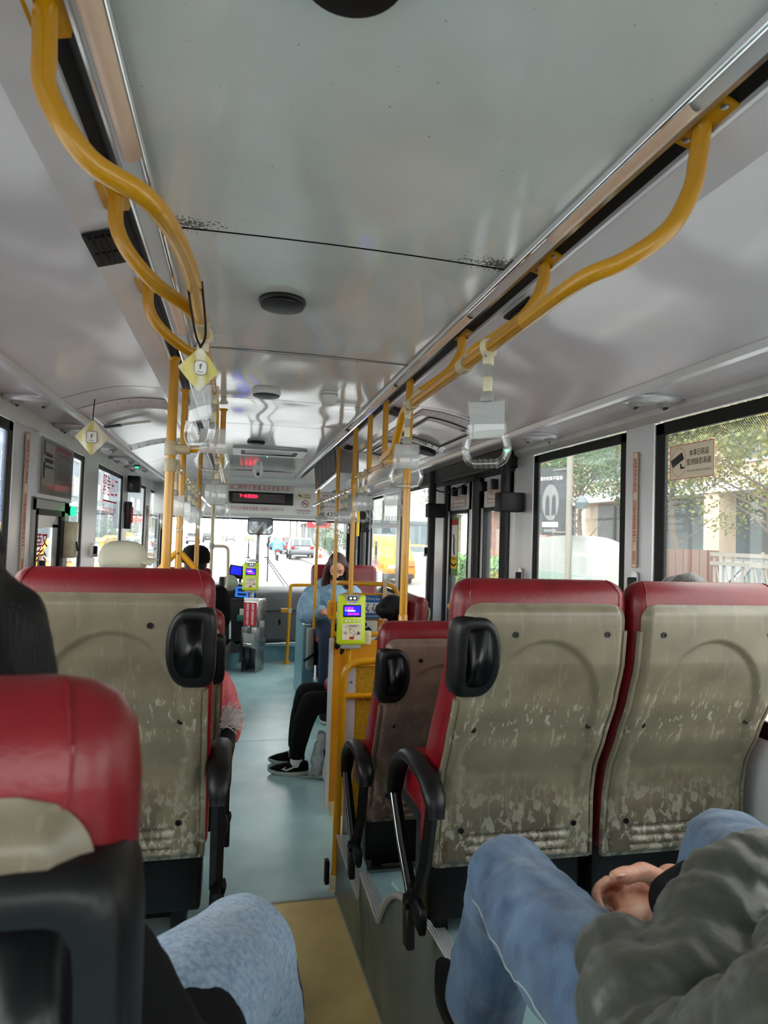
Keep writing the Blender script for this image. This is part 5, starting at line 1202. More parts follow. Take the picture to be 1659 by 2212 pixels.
# ---------------- passengers of whom little shows
def sitter(label, hx, hy, hz, rz, coat, hair, seat_z, s=1.0, cap=None, lean=0, name='person'):
    t = thing(name, label, 'person', (hx,hy,seat_z)); M = RZ(rz); T = lambda x,y,z: V((hx,hy,0))+M @ V((x*s,y*s-lean,0))+V((0,0,z))
    F = RZ(rz); zc = hz-.30*s; zp = seat_z+.10
    g = G(); torso(g,[(T(0,.02,zp),.15*s,.10*s,rz),(T(0,.0,(zp+zc)/2),.13*s,.09*s,rz),(T(0,0,zc+.06*s),.15*s,.09*s,rz),(T(0,0,zc+.12*s),.11*s,.07*s,rz)]); limb(g,[T(0,0,zc+.08*s),V((hx,hy,hz-.06))],[.05*s,.045*s]); head(g,(hx,hy,hz),F,s)
    for x in (-1,1):
        limb(g,[T(x*.17,0,zc+.08*s),T(x*.2,-.1,zc-.14*s),T(x*.1,-.30,zp+.08)],[.045*s,.04*s,.028*s]); hand(g,T(x*.1,-.30,zp+.08),T(x*.06,-.38,zp+.07),(0,0,1),s=s*.95,thumb=-x)
    organic(g,'body','skin',t, vox=.009, smooth=3)
    g = G(); torso(g,[(T(0,.02,zp-.08),.19*s,.14*s,rz),(T(0,.0,(zp+zc)/2),.17*s,.13*s,rz),(T(0,0,zc+.06*s),.20*s,.12*s,rz),(T(0,0,zc+.13*s),.13*s,.09*s,rz)])
    for x in (-1,1): limb(g,[T(x*.18,0,zc+.07*s),T(x*.21,-.1,zc-.14*s),T(x*.11,-.28,zp+.08)],[.065*s,.06*s,.045*s])
    organic(g,'jacket',coat,t, vox=.014, smooth=5, noise=.012)
    g = G()
    for x in (-1,1): limb(g,[T(x*.10,0,zp),T(x*.12,-.40*s,zp)],[.085*s,.07*s]); limb(g,[T(x*.12,-.40*s,zp),T(x*.12,-.44*s,seat_z-.32)],[.07*s,.055*s])
    organic(g,'trousers','black_pants',t, vox=.014, smooth=5)
    if hair: g = G(); hairshell(g,(hx,hy,hz-(.03 if cap else 0)),F,s*(.92 if cap else 1.03)); organic(g,'hair',hair,t, vox=.009, noise=.008, nscale=.03)
    if cap:
        cc = V((hx,hy,hz)); g = G(); rings = []
        for r_,z in ((.104,.0),(.112,.03),(.108,.075),(.092,.108),(.06,.128),(.02,.134)): rings.append([cc+F @ (V((r_*.93*cos(2*pi*k/24),.012+r_*1.06*sin(2*pi*k/24),z))*s) for k in range(24)])
        g.loft(rings); cp = g.out('cap_crown',cap,t, smooth=180)
        G().grid(lambda u,v: cc+F @ (V(((u-.5)*.15*(1-.25*v*v),-.075-.085*v*(1-(2*u-1)**2*.5),.052-.012*v-.03*(2*u-1)**2))*s), 12, 6).out('cap_brim',cap,cp, solid=.004, smooth=180)
    return t
sitter('passenger of whom only dark greying hair shows above the right window seat',1.245,1.62,1.375,pi,'black_cloth','hair_grey',.90,s=.74,lean=.16)
sitter('passenger in a cream cap looking right, beyond the left seat',-.56,3.55,1.355,radians(100),'black_cloth','hair_black',.70,cap='cap_cream')
sitter('passenger in a dark cap in the far left seats',-.30,5.0,1.315,pi,'black_cloth','hair_black',.68,cap='black_cloth')
# child in a pink coat with a fur collar, sitting ahead of the left seat
ch = thing('person','child in a pink coat with white fur trim, ahead of the left seat','person',(-.10,2.78,.72))
g = G(); torso(g,[((-.13,2.80,.74),.09,.08,0),((-.13,2.80,.9),.09,.07,0),((-.13,2.80,.97),.06,.05,0)]); limb(g,[(-.13,2.80,.95),(-.13,2.81,1.02)],[.04,.04]); head(g,(-.13,2.82,1.09),RZ(pi),.85); limb(g,[(-.05,2.8,.93),(-.01,2.82,.78),(-.03,3.0,.76)],[.032,.03,.024]); hand(g,(-.03,3.0,.76),(-.04,3.06,.755),(0,0,1),s=.75); organic(g,'body','skin',ch, vox=.008, smooth=3)
g = G(); torso(g,[((-.12,2.80,.66),.13,.13,0),((-.12,2.80,.78),.125,.12,0),((-.13,2.80,.92),.12,.10,0),((-.13,2.80,.99),.07,.06,0)]); limb(g,[(-.06,2.80,.92),(-.02,2.78,.82),(-.01,2.80,.72),(-.05,2.95,.70)],[.06,.058,.055,.05])
organic(g,'coat','pink_coat',ch, vox=.009, smooth=5, noise=.012, nscale=.04)
g = G(); hairshell(g,(-.13,2.82,1.09),RZ(pi),.88); organic(g,'hair','hair_black',ch, vox=.009)
random.seed(3)
g = G(); c0 = at(486,1558,Y=2.66)
for k in range(480):
    a = c0+V((random.uniform(-.05,.022),random.uniform(-.03,.05),random.uniform(-.03,.03))); d = V((.45+random.uniform(-.3,.5),random.uniform(-.4,.2),.30+random.uniform(-.5,.35))).normalized()
    L = random.uniform(.03,.07); g.tube([a,a+d*L*.6,a+d*L+V((0,0,-.004))], [.003,.0024,.0006], 3, cap=False)
g.ell(c0+V((-.02,.01,-.004)),(.035,.04,.022)); g.out('fur_trim','white_fur',ch, kind='stuff', smooth=180)
# ---------------- girl in the pale blue jacket
gi = thing('person','girl in pale blue jacket and black mask looking down at her phone','person',(.90,5.9,.70))
hc = at(728,1229,Y=5.82); Mg = RZ(radians(-6)) @ RX(.42)
g = G(); zs_ = hc.z-.19; cx_ = hc.x-.02
torso(g,[((cx_,6.0,.74),.15,.10,0),((cx_,5.98,.88),.13,.09,0),((cx_,5.94,zs_-.02),.15,.09,0),((cx_,5.93,zs_+.04),.10,.06,0)]); limb(g,[(cx_,5.92,zs_+.02),hc+V((0,.03,-.05))],[.045,.042]); head(g,hc,Mg,.98)
eR, wRr = at(662,1328,Y=5.72), at(703,1322,Y=5.52); eL, wLl = at(775,1318,Y=5.72), at(735,1325,Y=5.52)
limb(g,[(cx_-.16,5.93,zs_-.01),eR,wRr],[.045,.04,.03]); hand(g,wRr,wRr+V((.05,-.06,.01)),(0,0,1),thumb=1,s=.95); limb(g,[(cx_+.16,5.93,zs_-.01),eL,wLl],[.045,.04,.03]); hand(g,wLl,wLl+V((-.05,-.06,.01)),(0,0,1),thumb=-1,s=.95)
organic(g,'body','skin',gi, vox=.008, smooth=3)
g = G(); torso(g,[((cx_,5.98,.68),.20,.15,0),((cx_,5.97,.82),.19,.15,0),((cx_,5.94,zs_-.02),.20,.13,0),((cx_,5.93,zs_+.05),.10,.08,0)])
quilt(g,[(cx_-.17,5.93,zs_-.02),(cx_-.22,5.86,(zs_+eR.z)/2),eR,wRr+V((-.02,.03,0))],[.085,.09,.085,.06],.09,.12); quilt(g,[(cx_+.17,5.93,zs_-.02),eL,wLl+V((.02,.03,0))],[.085,.085,.06],.09,.12); limb(g,[(cx_-.09,5.95,zs_+.05),(cx_,5.99,zs_+.07),(cx_+.12,5.93,zs_+.04)],[.05,.055,.05])
organic(g,'jacket','blue_jacket',gi, vox=.011, smooth=5, noise=.018, nscale=.05)
g = G(); limb(g,[(cx_-.10,5.95,.72),(cx_-.09,5.52,.70)],[.09,.075]); limb(g,[(cx_-.09,5.52,.70),(cx_-.10,5.47,.12)],[.078,.055]); limb(g,[(cx_+.10,5.95,.72),(cx_+.09,5.52,.70)],[.09,.075]); limb(g,[(cx_+.09,5.52,.70),(cx_+.08,5.47,.12)],[.078,.055])
organic(g,'jeans','denim_navy',gi, vox=.013, smooth=5)
g = G(); hairshell(g,hc+Mg @ V((0,.012,.004)),Mg,1.04,long=.10,fringe=False)
o = g
organic(g,'hair','hair_brown',gi, vox=.009, smooth=4, noise=.006, nscale=.03)
g = G(); E = lambda p, r: g.ell(hc+Mg @ (V(p)*.98), tuple(q*.98 for q in r), Mg, nu=18, nv=12)
E((0,-.040,-.058),(.062,.066,.046)); E((0,-.088,-.048),(.030,.022,.026)); organic(g,'face_mask','black_cloth',gi, vox=.007, smooth=4)
for x in (-1,1):
    G().tube([hc+Mg @ V((x*.045,-.079,.006)),hc+Mg @ V((x*.03,-.092,.0)),hc+Mg @ V((x*.015,-.089,.004))], .0025, 5).out('eyelid','hair_black',gi); G().tube([hc+Mg @ V((x*.05,-.078,.028)),hc+Mg @ V((x*.03,-.093,.033)),hc+Mg @ V((x*.014,-.093,.028))], .003, 5).out('eyebrow','hair_brown',gi)
ph = wRr*.5+wLl*.5+V((0,-.07,.03)); G().rbox(ph.x-.036,ph.x+.036,ph.y-.004,ph.y+.004,ph.z-.06,ph.z+.07,.003).out('phone','black_gloss',None,label='dark phone held by the girl in pale blue',cat='phone')
shoe(gi,(cx_-.10,5.55,.0),(cx_-.10,5.29,.0),.042,m='black_cloth'); shoe(gi,(cx_+.08,5.55,.0),(cx_+.08,5.29,.0),.042,m='black_cloth')
# ---------------- passenger in black trousers on the sideways seat
bp_ = thing('person','passenger in black trousers and black trainers on the sideways seat','person',(.95,4.3,.45))
hc = at(849,1331,Y=4.25); Mh = RZ(radians(-75)) @ RX(.55)
g = G(); torso(g,[((.98,4.3,.50),.09,.13,0),((1.0,4.3,.66),.09,.12,0),((1.02,4.28,.80),.085,.14,0),((1.02,4.27,.86),.06,.08,0)]); limb(g,[(1.02,4.27,.84),hc+V((.02,0,-.03))],[.045,.042]); head(g,hc,Mh,.95)
limb(g,[(1.0,4.12,.80),(.92,4.10,.66),(.78,4.22,.62)],[.04,.036,.028]); hand(g,(.78,4.22,.62),(.70,4.26,.615),(0,0,1)); limb(g,[(1.0,4.44,.80),(.92,4.48,.66),(.80,4.40,.62)],[.04,.036,.028]); hand(g,(.80,4.40,.62),(.72,4.37,.615),(0,0,1),thumb=-1)
organic(g,'body','skin',bp_, vox=.008, smooth=3)
g = G(); torso(g,[((.97,4.3,.46),.12,.17,0),((.99,4.3,.62),.12,.16,0),((1.02,4.28,.80),.11,.18,0),((1.02,4.27,.87),.07,.10,0)]); limb(g,[(1.0,4.12,.80),(.91,4.10,.66),(.79,4.21,.62)],[.06,.056,.045]); limb(g,[(1.0,4.44,.80),(.91,4.48,.66),(.81,4.39,.62)],[.06,.056,.045]); limb(g,[(.92,4.22,.52),(.70,4.20,.53)],[.09,.085]); limb(g,[(.92,4.38,.52),(.72,4.40,.53)],[.09,.08])
organic(g,'jacket',mat('grey_jacket',(74,76,82),.7,bump=.2,bscale=60),bp_, vox=.012, smooth=6, noise=.012)
k1, k2 = V((.505,4.26,.455)), V((.49,4.44,.475)); a1, a2 = V((.425,4.27,.13)), V((.43,4.46,.13))
g = G(); limb(g,[(.95,4.22,.47),k1],[.09,.073]); limb(g,[k1,(.46,4.265,.32),a1],[.074,.068,.052]); limb(g,[(.95,4.38,.47),k2],[.09,.072]); limb(g,[k2,(.455,4.45,.32),a2],[.072,.066,.05]); torso(g,[((.98,4.3,.42),.13,.16,0),((.98,4.3,.54),.12,.15,0)])
organic(g,'trousers','black_pants',bp_, vox=.011, smooth=6, noise=.008)
for a in (a1,a2):
    limb(G(),[a+V((0,0,.02)),a+V((-.004,0,-.075))],[.037,.04]).out('sock','sock_white',bp_, smooth=180)
shoe(bp_,(.505,4.255,0),(.245,4.30,0),.044,m='black_cloth',sole='sole_white',swoosh=True); shoe(bp_,(.50,4.46,0),(.255,4.50,0),.044,m='black_cloth',sole='sole_white')
g = G(); hairshell(g,hc,Mh,1.05); organic(g,'hair','hair_black',bp_, vox=.008, noise=.006, nscale=.03)
# ---------------- bags and umbrella on the floor
bg1 = thing('shopping_bag','crumpled white plastic bag beside the black trainers','bag',(.56,4.25,0))
g = G(); torso(g,[((.565,4.24,.005),.045,.05,0),((.57,4.24,.08),.055,.05,0),((.575,4.25,.18),.04,.04,0),((.585,4.25,.27),.02,.03,0)]); organic(g,'bag','bag_white',bg1, vox=.008, smooth=2, noise=.03, nscale=.03)
bg2 = thing('tote_bag','glossy black folded bag leaning on the yellow partition','bag',(.63,4.14,0))
g = G(); g.hexa([(.60,4.12,.0),(.70,4.10,.0),(.71,4.16,.0),(.61,4.18,.0),(.575,4.11,.20),(.66,4.09,.30),(.68,4.16,.24),(.59,4.18,.16)]); g.out('bag_body','black_gloss',bg2, bevel=.01, smooth=40); G().tube(bez([(.60,4.11,.2),(.58,4.09,.06),(.60,4.06,.01),(.66,4.05,.01)],5), .008, 6).out('strap','bag_white',bg2)
um = thing('umbrella','closed grey umbrella lying on the floor by the partition','umbrella',(.6,4.06,.02)); G().tube([at(665,1678,Z=.015),at(685,1679,Z=.02),at(700,1678,Z=.022),at(740,1677,Z=.024)], [.003,.006,.02,.022], 8).out('canopy','grey_plastic',um); G().tube([at(648,1678,Z=.012),at(666,1678,Z=.012)], .004, 6).out('tip','chrome',um)
# ================================================================ OUTSIDE: STREET, CARS, TREES, BUILDINGS
GZ = -.35
mat('asphalt', (128,130,133), .35, c2=(108,110,113), vscale=.6, detail=8)
mat('pavement', (176,176,172), .6, c2=(160,160,156), vscale=1.5)
mat('lane_paint', (232,232,230), .6)
mat('stone_beige', (208,190,168), .8, c2=(190,170,148), vscale=1.2)
mat('brick_pink', (188,150,134), .8, c2=(170,132,118), vscale=2)
mat('concrete_pale', (196,198,196), .8, c2=(178,180,180), vscale=.8)  # facade and pane colours lightened: distance haze is put into them
mat('tile_blue_grey', (142,156,168), .7, c2=(124,138,150), vscale=.7)
mat('glass_dark', (92,104,108), .2)
mat('glass_teal', (84,140,136), .2)
mat('white_wall', (170,171,168), .7)
mat('mint_wall', (150,172,160), .7)
mat('wood_brown', (110,78,66), .6)
mat('fence_grey', (132,128,118), .6)
mat('bark', (96,86,76), .9)
mat('leaf_olive', (112,124,72), .7, c2=(150,138,70), vscale=1.3, vpos=(.42,.62))
mat('leaf_green', (70,102,70), .7, c2=(100,124,72), vscale=1.3, vpos=(.4,.62))
mat('hedge_green', (92,132,76), .8, c2=(116,152,92), vscale=3)
mat('car_silver', (132,134,140), .25, .4); mat('car_red', (196,26,40), .25); mat('car_white', (226,228,230), .25); mat('taxi_yellow', (206,150,16), .3); mat('car_dark', (60,66,74), .25)
mat('tyre', (26,26,28), .8); mat('tail_red', (190,20,24), .3); mat('poncho_blue', (120,182,222), .5, bump=.3, bscale=6); mat('cone_orange', (232,84,40), .6); mat('sign_pink', (222,70,150), .5); mat('sign_red', (206,40,48), .5); mat('sign_blue', (56,84,150), .5); mat('sign_yellow', (238,190,40), .5); mat('banner_dark', (58,62,66), .6)
rd = thing('ground', kind='structure', loc=(0,20,GZ))
G().box(-9,4.6,-40,300,GZ-.1,GZ).out('road','asphalt',rd, smooth=0)
G().box(4.6,60,-40,300,GZ-.1,GZ+.12).out('pavement','pavement',rd, smooth=0); G().box(-60,-9,-40,300,GZ-.1,GZ+.12).out('pavement','pavement',rd, smooth=0)
for y in range(12,160,9): G().box(-1.95,-1.8,y,y+4,GZ,GZ+.005).out('lane_dash','lane_paint',rd, smooth=0)
for y in (31.5,34,36.5,40,43): G().box(1.2 if y > 33 else -6,3.8,y,y+.6,GZ,GZ+.005).out('crossing_bar','lane_paint',rd, smooth=0)
G().box(2.55,2.68,-20,160,GZ,GZ+.005).out('edge_line','lane_paint',rd, smooth=0)
def car(label, x, y, m, rz=0, kind='suv', taxi=False):
    t = thing('car', label, 'car', (x,y,GZ), rz)
    O = lambda g: g.xf(Matrix.Translation((x,y,GZ)) @ Matrix.Rotation(rz,4,'Z'))
    H = 1.62 if kind == 'suv' else (2.0 if kind == 'van' else 1.48)
    side = [(-2.15,.35),(-2.2,.62),(-2.12,.92),(-1.95,H*.63),(-1.5,H*.97),(-1.1,H),(.1,H),(.55,H*.95),(1.1,.98),(1.95,.84),(2.18,.62),(2.2,.35)]
    rings = []
    for w_, s_ in ((-.86,.96),(-.89,1.0),(.89,1.0),(.86,.96)):
        rings.append([(w_*(1-.18*max(0,(z-.9)/(H-.9)) if z > .9 else w_ and 1), yy, z) for yy,z in side])
    O(G().loft(rings)).out('body',m,t, smooth=50, bevel=.05)
    gl_ = lambda pts, n: O(G().add(pts, [tuple(range(len(pts)))])).out(n,'glass_dark',t, smooth=0)
    for s in (-1,1):
        wx = lambda z: s*(.895*(1-.18*max(0,(z-.9)/(H-.9)))+.012)
        gl_([(wx(.98),-1.75,.98),(wx(.98),.9,.98),(wx(H*.93),.45,H*.93),(wx(H*.93),-1.35,H*.93)],'side_window')
        for yy in (-1.35,1.35): O(G().lathe([(.33,-.02),(.34,.06),(.33,.14),(.2,.15),(.18,.13)], Matrix.Translation((s*.78,yy,.33)) @ Matrix.Rotation(s*pi/2,4,'Y'), 18)).out('wheel','tyre',t)
        O(G().rbox(s*.72-.13,s*.72+.13,-2.22,-2.10,.80,1.02,.03)).out('tail_light','tail_red',t)
    gl_([(-.66,-1.99,1.06),(.66,-1.99,1.06),(.60,-1.54,H*.94),(-.60,-1.54,H*.94)],'rear_window')
    gl_([(-.70,1.13,1.0),(.70,1.13,1.0),(.62,.58,H*.94),(-.62,.58,H*.94)],'windscreen')
    O(G().rbox(-.22,.22,-2.235,-2.19,.72,.86,.01)).out('number_plate','white_plastic',t); O(G().rbox(-.8,.8,-2.25,-2.1,.34,.52,.04)).out('bumper','car_dark',t)
    if taxi: O(G().rbox(-.2,.2,-.6,-.4,H,H+.14,.03)).out('roof_sign','sign_yellow',t)
    return t
car('silver car parked nearest on the right, seen through the windscreen',4.75,51.2,'car_silver'); car('red car parked beyond the silver car',4.9,64,'car_red'); car('white car parked beyond the red car',4.6,77,'car_white')
car('dark car far ahead on the right',4.9,92,'car_dark'); car('yellow taxi far ahead on the road',2.2,135,'taxi_yellow',taxi=True); car('white van far ahead on the road',-1.6,140,'car_white',kind='van'); car('dark car far ahead on the left lane',-5.2,120,'car_dark'); car('white car far ahead on the left lane',-6.5,100,'car_white')
car('yellow taxi passing outside the left windows',-4.3,19.5,'taxi_yellow',pi,taxi=True); car('white car outside the small left window',-6.6,17.2,'car_white',pi); car('second yellow taxi farther back outside the left windows',-4.4,27.5,'taxi_yellow',pi,taxi=True)
car('yellow taxi standing outside the window behind the exit door',5.6,26,'taxi_yellow',radians(4),kind='van'); car('grey car behind the railing outside the right rear window',13.3,14.6,'car_silver',radians(80))
# scooter and rider
sc = thing('scooter','motor scooter ridden by the person in a blue poncho','scooter',(2.72,46,GZ))
g = G(); g.rbox(2.56,2.88,45.5,46.1,GZ+.55,GZ+.85,.08); g.out('tail_body','car_dark',sc); G().rbox(2.62,2.82,45.45,45.55,GZ+.62,GZ+.74,.03).out('tail_light','tail_red',sc); G().rbox(2.62,2.82,45.42,45.46,GZ+.42,GZ+.60,.01).out('number_plate','white_plastic',sc)
for yy in (45.75,47.0): G().lathe([(.24,-.05),(.26,0),(.24,.05),(.1,.05)], Matrix.Translation((2.72,yy,GZ+.26)) @ Matrix.Rotation(pi/2,4,'Y'), 18).out('wheel','tyre',sc)
G().tube([(2.38,46.75,GZ+1.05),(2.72,46.8,GZ+1.0),(3.06,46.75,GZ+1.05)], .03, 8).out('handlebar','car_dark',sc); G().rbox(2.6,2.84,46.1,47.0,GZ+.3,GZ+.5,.05).out('footboard','car_dark',sc)
rdr = thing('person','scooter rider in a pale blue rain poncho ahead on the road','person',(2.72,46.1,GZ+.8))
g = G(); torso(g,[((2.72,46.1,GZ+.75),.2,.15,0),((2.72,46.15,GZ+1.3),.2,.13,0)]); head(g,(2.72,46.2,GZ+1.55),RZ(pi)); limb(g,[(2.5,46.15,GZ+1.25),(2.4,46.4,GZ+1.1),(2.45,46.7,GZ+1.08)],[.06,.05,.04]); limb(g,[(2.94,46.15,GZ+1.25),(3.04,46.4,GZ+1.1),(2.99,46.7,GZ+1.08)],[.06,.05,.04]); limb(g,[(2.6,46.1,GZ+.85),(2.58,46.6,GZ+.8),(2.6,46.7,GZ+.5)],[.09,.08,.06]); limb(g,[(2.84,46.1,GZ+.85),(2.86,46.6,GZ+.8),(2.84,46.7,GZ+.5)],[.09,.08,.06]); organic(g,'body','skin',rdr, vox=.03, smooth=2)
g = G(); torso(g,[((2.72,46.05,GZ+.72),.40,.30,0),((2.72,46.08,GZ+1.0),.36,.26,0),((2.72,46.12,GZ+1.35),.26,.18,0),((2.72,46.16,GZ+1.45),.13,.11,0)]); limb(g,[(2.45,46.1,GZ+1.3),(2.25,46.4,GZ+1.12),(2.35,46.7,GZ+1.1)],[.13,.14,.09]); limb(g,[(2.99,46.1,GZ+1.3),(3.19,46.4,GZ+1.12),(3.09,46.7,GZ+1.1)],[.13,.14,.09]); organic(g,'poncho','poncho_blue',rdr, vox=.035, smooth=4, noise=.06, nscale=.2)
G().ell((2.72,46.2,GZ+1.6),(.14,.16,.15)).out('helmet','white_plastic',rdr, smooth=180)
cn = thing('traffic_cone','orange traffic cone on the right pavement ahead','cone',(6.3,50.5,GZ+.12)); G().lathe([(.16,.03),(.03,.72),(.02,.73)], Matrix.Translation((6.3,50.5,GZ+.12)), 16).out('cone_body','cone_orange',cn); G().box(6.08,6.52,50.28,50.72,GZ+.12,GZ+.16).out('cone_base','cone_orange',cn, smooth=0); G().lathe([(.112,.30),(.078,.48)], Matrix.Translation((6.3,50.5,GZ+.12)), 16).out('cone_band','white_plastic',cn)
# trees
def tree(x, y, h, r, m, label, n=2600, seed=1, leaf=.16, trunk=True, base=None, squash=.75, group='street trees', z0=None):
    random.seed(seed); z0 = GZ+.1 if z0 is None else z0
    t = thing('tree' if trunk else 'shrub', label, 'tree' if trunk else 'shrub', (x,y,z0), 0, group)
    if trunk:
        g = G(); g.tube(bez([(x,y,z0),(x+.05,y,z0+h*.25),(x-.04,y+.05,z0+h*.45),(x,y,z0+h*.8)],5), [.13-.007*i for i in range(16)], 8)
        for k in range(11):
            a = 2*pi*k/11+random.random(); zz = z0+h*(.32+.4*k/11); L = r*random.uniform(.6,.95)
            g.tube(bez([(x,y,zz),(x+cos(a)*L*.5,y+sin(a)*L*.5,zz+L*.25),(x+cos(a)*L,y+sin(a)*L,zz+L*.55)],4), [.03,.027,.024,.02,.017,.014,.011,.008,.006], 5)
        g.out('trunk','bark',t)
    else:
        g = G()
        for k in range(5): g.tube(bez([(x+.1*k-.2,y,z0),(x+.14*k-.28,y+.05,z0+h*.3),(x+.25*k-.5,y,z0+h*.6)],4), .03, 5)
        g.out('stem','bark',t)
    g = G(); cz = z0+h-r*squash
    blobs = [(random.gauss(0,.45)*r,random.gauss(0,.45)*r,random.gauss(0,.45)*r*squash,random.uniform(.3,.5)*r) for _ in range(16)]
    for _ in range(n):
        bx_,by_,bz_,br = random.choice(blobs); d = V((random.gauss(0,1),random.gauss(0,1),random.gauss(0,1))).normalized()*br*random.uniform(.55,1.0)
        p = V((x+bx_,y+by_,cz+bz_))+d; a = V((random.gauss(0,1),random.gauss(0,1),random.gauss(0,.6))).normalized(); b = a.orthogonal().normalized(); b = (b*cos(random.random()*6)+a.cross(b)*sin(random.random()*6)); s_ = leaf*random.uniform(.6,1.2)
        if p.z < z0: continue
        g.add([p-a*s_*.5,p+b*s_*.28,p+a*s_*.5,p-b*s_*.28],[(0,1,2,3)])
    g.out('foliage',m,t, smooth=0, kind='stuff')
    return t
tree(9.2,12.3,5.6,1.9,'leaf_olive','yellowing street tree in the middle of the right rear window',n=13000,seed=4,leaf=.10)
tree(9.3,16.4,5.4,2.0,'leaf_green','denser green street tree left of the yellowing one',n=13000,seed=5,leaf=.10)
tree(9.6,22.5,5.8,1.9,'leaf_olive','yellow-green street tree seen through the narrower right window',n=7000,seed=6,leaf=.11)
tree(8.8,9.2,5.5,1.7,'leaf_olive','yellowing street tree at the right picture edge',n=6000,seed=7,leaf=.10)
tree(9.5,29,6.0,2.0,'leaf_green','green street tree beyond the exit door',n=2200,seed=8); tree(9.0,4.5,5.6,1.8,'leaf_green','green street tree behind the right picture edge',n=1500,seed=9)
tree(6.9,47.5,2.6,1.1,'leaf_green','leafy shrub on the right pavement beyond the windscreen',n=1500,seed=10,trunk=False,squash=1.1,group='shrubs by the road'); tree(7.6,56,3.0,1.3,'leaf_green','second leafy shrub on the right pavement beyond the windscreen',n=1200,seed=11,trunk=False,squash=1.1,group='shrubs by the road')
for i,(x,y) in enumerate(((-9.6,66),(-9.8,73),(-10,80))): tree(x,y,3.2,1.7,'leaf_green',['nearest roadside bush left of the windscreen','middle roadside bush left of the windscreen','farthest roadside bush left of the windscreen'][i],n=1200,seed=20+i,trunk=False,leaf=.3,group='bushes on the left verge')
# hedge, white curved wall, bench edge and railing on the right
hd_ = thing('hedge','clipped green hedge across the pavement beyond the exit door','hedge',(5.25,14,GZ)); random.seed(30)
g = G(); 
for _ in range(5200):
    p = V((random.uniform(4.9,5.6),random.uniform(11.6,16),GZ+.12+random.uniform(0,1.42)));
    if abs(p.x-5.25) < .25 and p.z < GZ+1.4: p.x = 4.9
    a = V((random.gauss(0,1),random.gauss(0,1),random.gauss(0,1))).normalized(); b = a.orthogonal(); g.add([p-a*.06,p+b*.035,p+a*.06,p-b*.035],[(0,1,2,3)])
g.box(4.97,5.53,11.7,15.9,GZ+.1,GZ+1.46); g.out('foliage','hedge_green',hd_, smooth=0, kind='stuff')
ww = thing('curved_wall','low white curved wall with a pale green lower band, outside the right windows','wall',(6.6,10,GZ))
wp = [(7.3,17.0,.95),(7.0,15.2,1.55),(6.8,13.6,1.66),(6.6,12.0,1.70),(6.5,10.8,1.62),(6.45,9.8,1.30),(6.4,9.0,.95),(6.35,8.2,.6)]
Q = bez(wp,6); g = G(); g.loft([[p for p in ((q.x,q.y,GZ),(q.x,q.y,q.z),(q.x+.3,q.y,q.z),(q.x+.3,q.y,GZ))] for q in Q]); g.out('wall_body','white_wall',ww, smooth=50)
g = G(); g.loft([[(q.x-.03,q.y,GZ),(q.x-.03,q.y,GZ+(q.z-GZ)*.62),(q.x,q.y,GZ+(q.z-GZ)*.62),(q.x,q.y,GZ)] for q in Q[:30]]); g.out('lower_band','mint_wall',ww, smooth=50)
pb_ = thing('planter_edge','dark wooden bench edge curving along the pavement below the white wall','bench',(5.6,11,GZ)); bq = bez([(6.6,17.5,.62),(5.9,14.5,.66),(5.7,12.2,.68),(5.7,10.2,.68),(5.8,8.4,.6)],6)
for k in range(3): g = G(); g.loft([[(q.x+.12*k,q.y,q.z-.06),(q.x+.12*k,q.y,q.z),(q.x+.12*k+.10,q.y,q.z),(q.x+.12*k+.10,q.y,q.z-.06)] for q in bq]); g.out('plank','wood_brown',pb_, smooth=40)
g = G(); g.loft([[(q.x+.04,q.y,GZ),(q.x+.04,q.y,q.z-.06),(q.x+.4,q.y,q.z-.06),(q.x+.4,q.y,GZ)] for q in bq]); g.out('bench_base','concrete_pale',pb_)
wd = thing('timber_screen','dark timber screen between the white wall and the railing','fence',(7.6,11,GZ)); q0, q1 = V((7.9,14.8,0)), V((7.6,9.1,0))
for k in range(26):
    a = q0.lerp(q1,k/26); b = q0.lerp(q1,(k+.9)/26); G().hexa([(a.x,a.y,GZ),(a.x+.05,a.y,GZ),(b.x+.05,b.y,GZ),(b.x,b.y,GZ),(a.x,a.y,1.50),(a.x+.05,a.y,1.50),(b.x+.05,b.y,1.50),(b.x,b.y,1.50)]).out('board','wood_brown',wd, smooth=0)
fe = thing('railing','grey metal railing with crossing bars outside the right rear window','fence',(7.4,7,GZ))
for z in (1.44,1.30,.72,.1): G().box(7.38,7.44,2,9.0,z-.03,z+.03).out('rail','fence_grey',fe, smooth=0)
for k in range(36):
    y = 2.1+k*.195; G().box(7.40,7.43,y,y+.03,GZ,1.44 if k%6 else 1.5).out('bar','fence_grey',fe, smooth=0)
    if k < 35: G().tube([(7.41,y+.1-.07,.75),(7.41,y+.1+.07,1.28)], .012, 4).out('cross_bar','fence_grey',fe, smooth=0)
lp = thing('street_lamp','slim grey street lamp pole outside the narrower right window','street lamp',(6.2,11.4,GZ)); G().tube([(6.2,11.4,GZ),(6.2,11.4,5.5)], .06, 10).out('post','fence_grey',lp); G().lathe([(.03,.2),(.13,.07),(.10,-.04),(.02,-.06)], Matrix.Translation((6.35,11.2,2.25)), 12).out('lantern','glass_dark',lp); G().tube([(6.2,11.4,2.3),(6.35,11.2,2.45)], .02, 6).out('lamp_arm','fence_grey',lp)
bn = thing('street_banner','dark poster banner with white drawing hanging on the lamp pole','banner',(6.0,12,1.7)); Mb_ = frame((6.05,11.85,2.36),(.45,-.9,0),(.0,0,1))
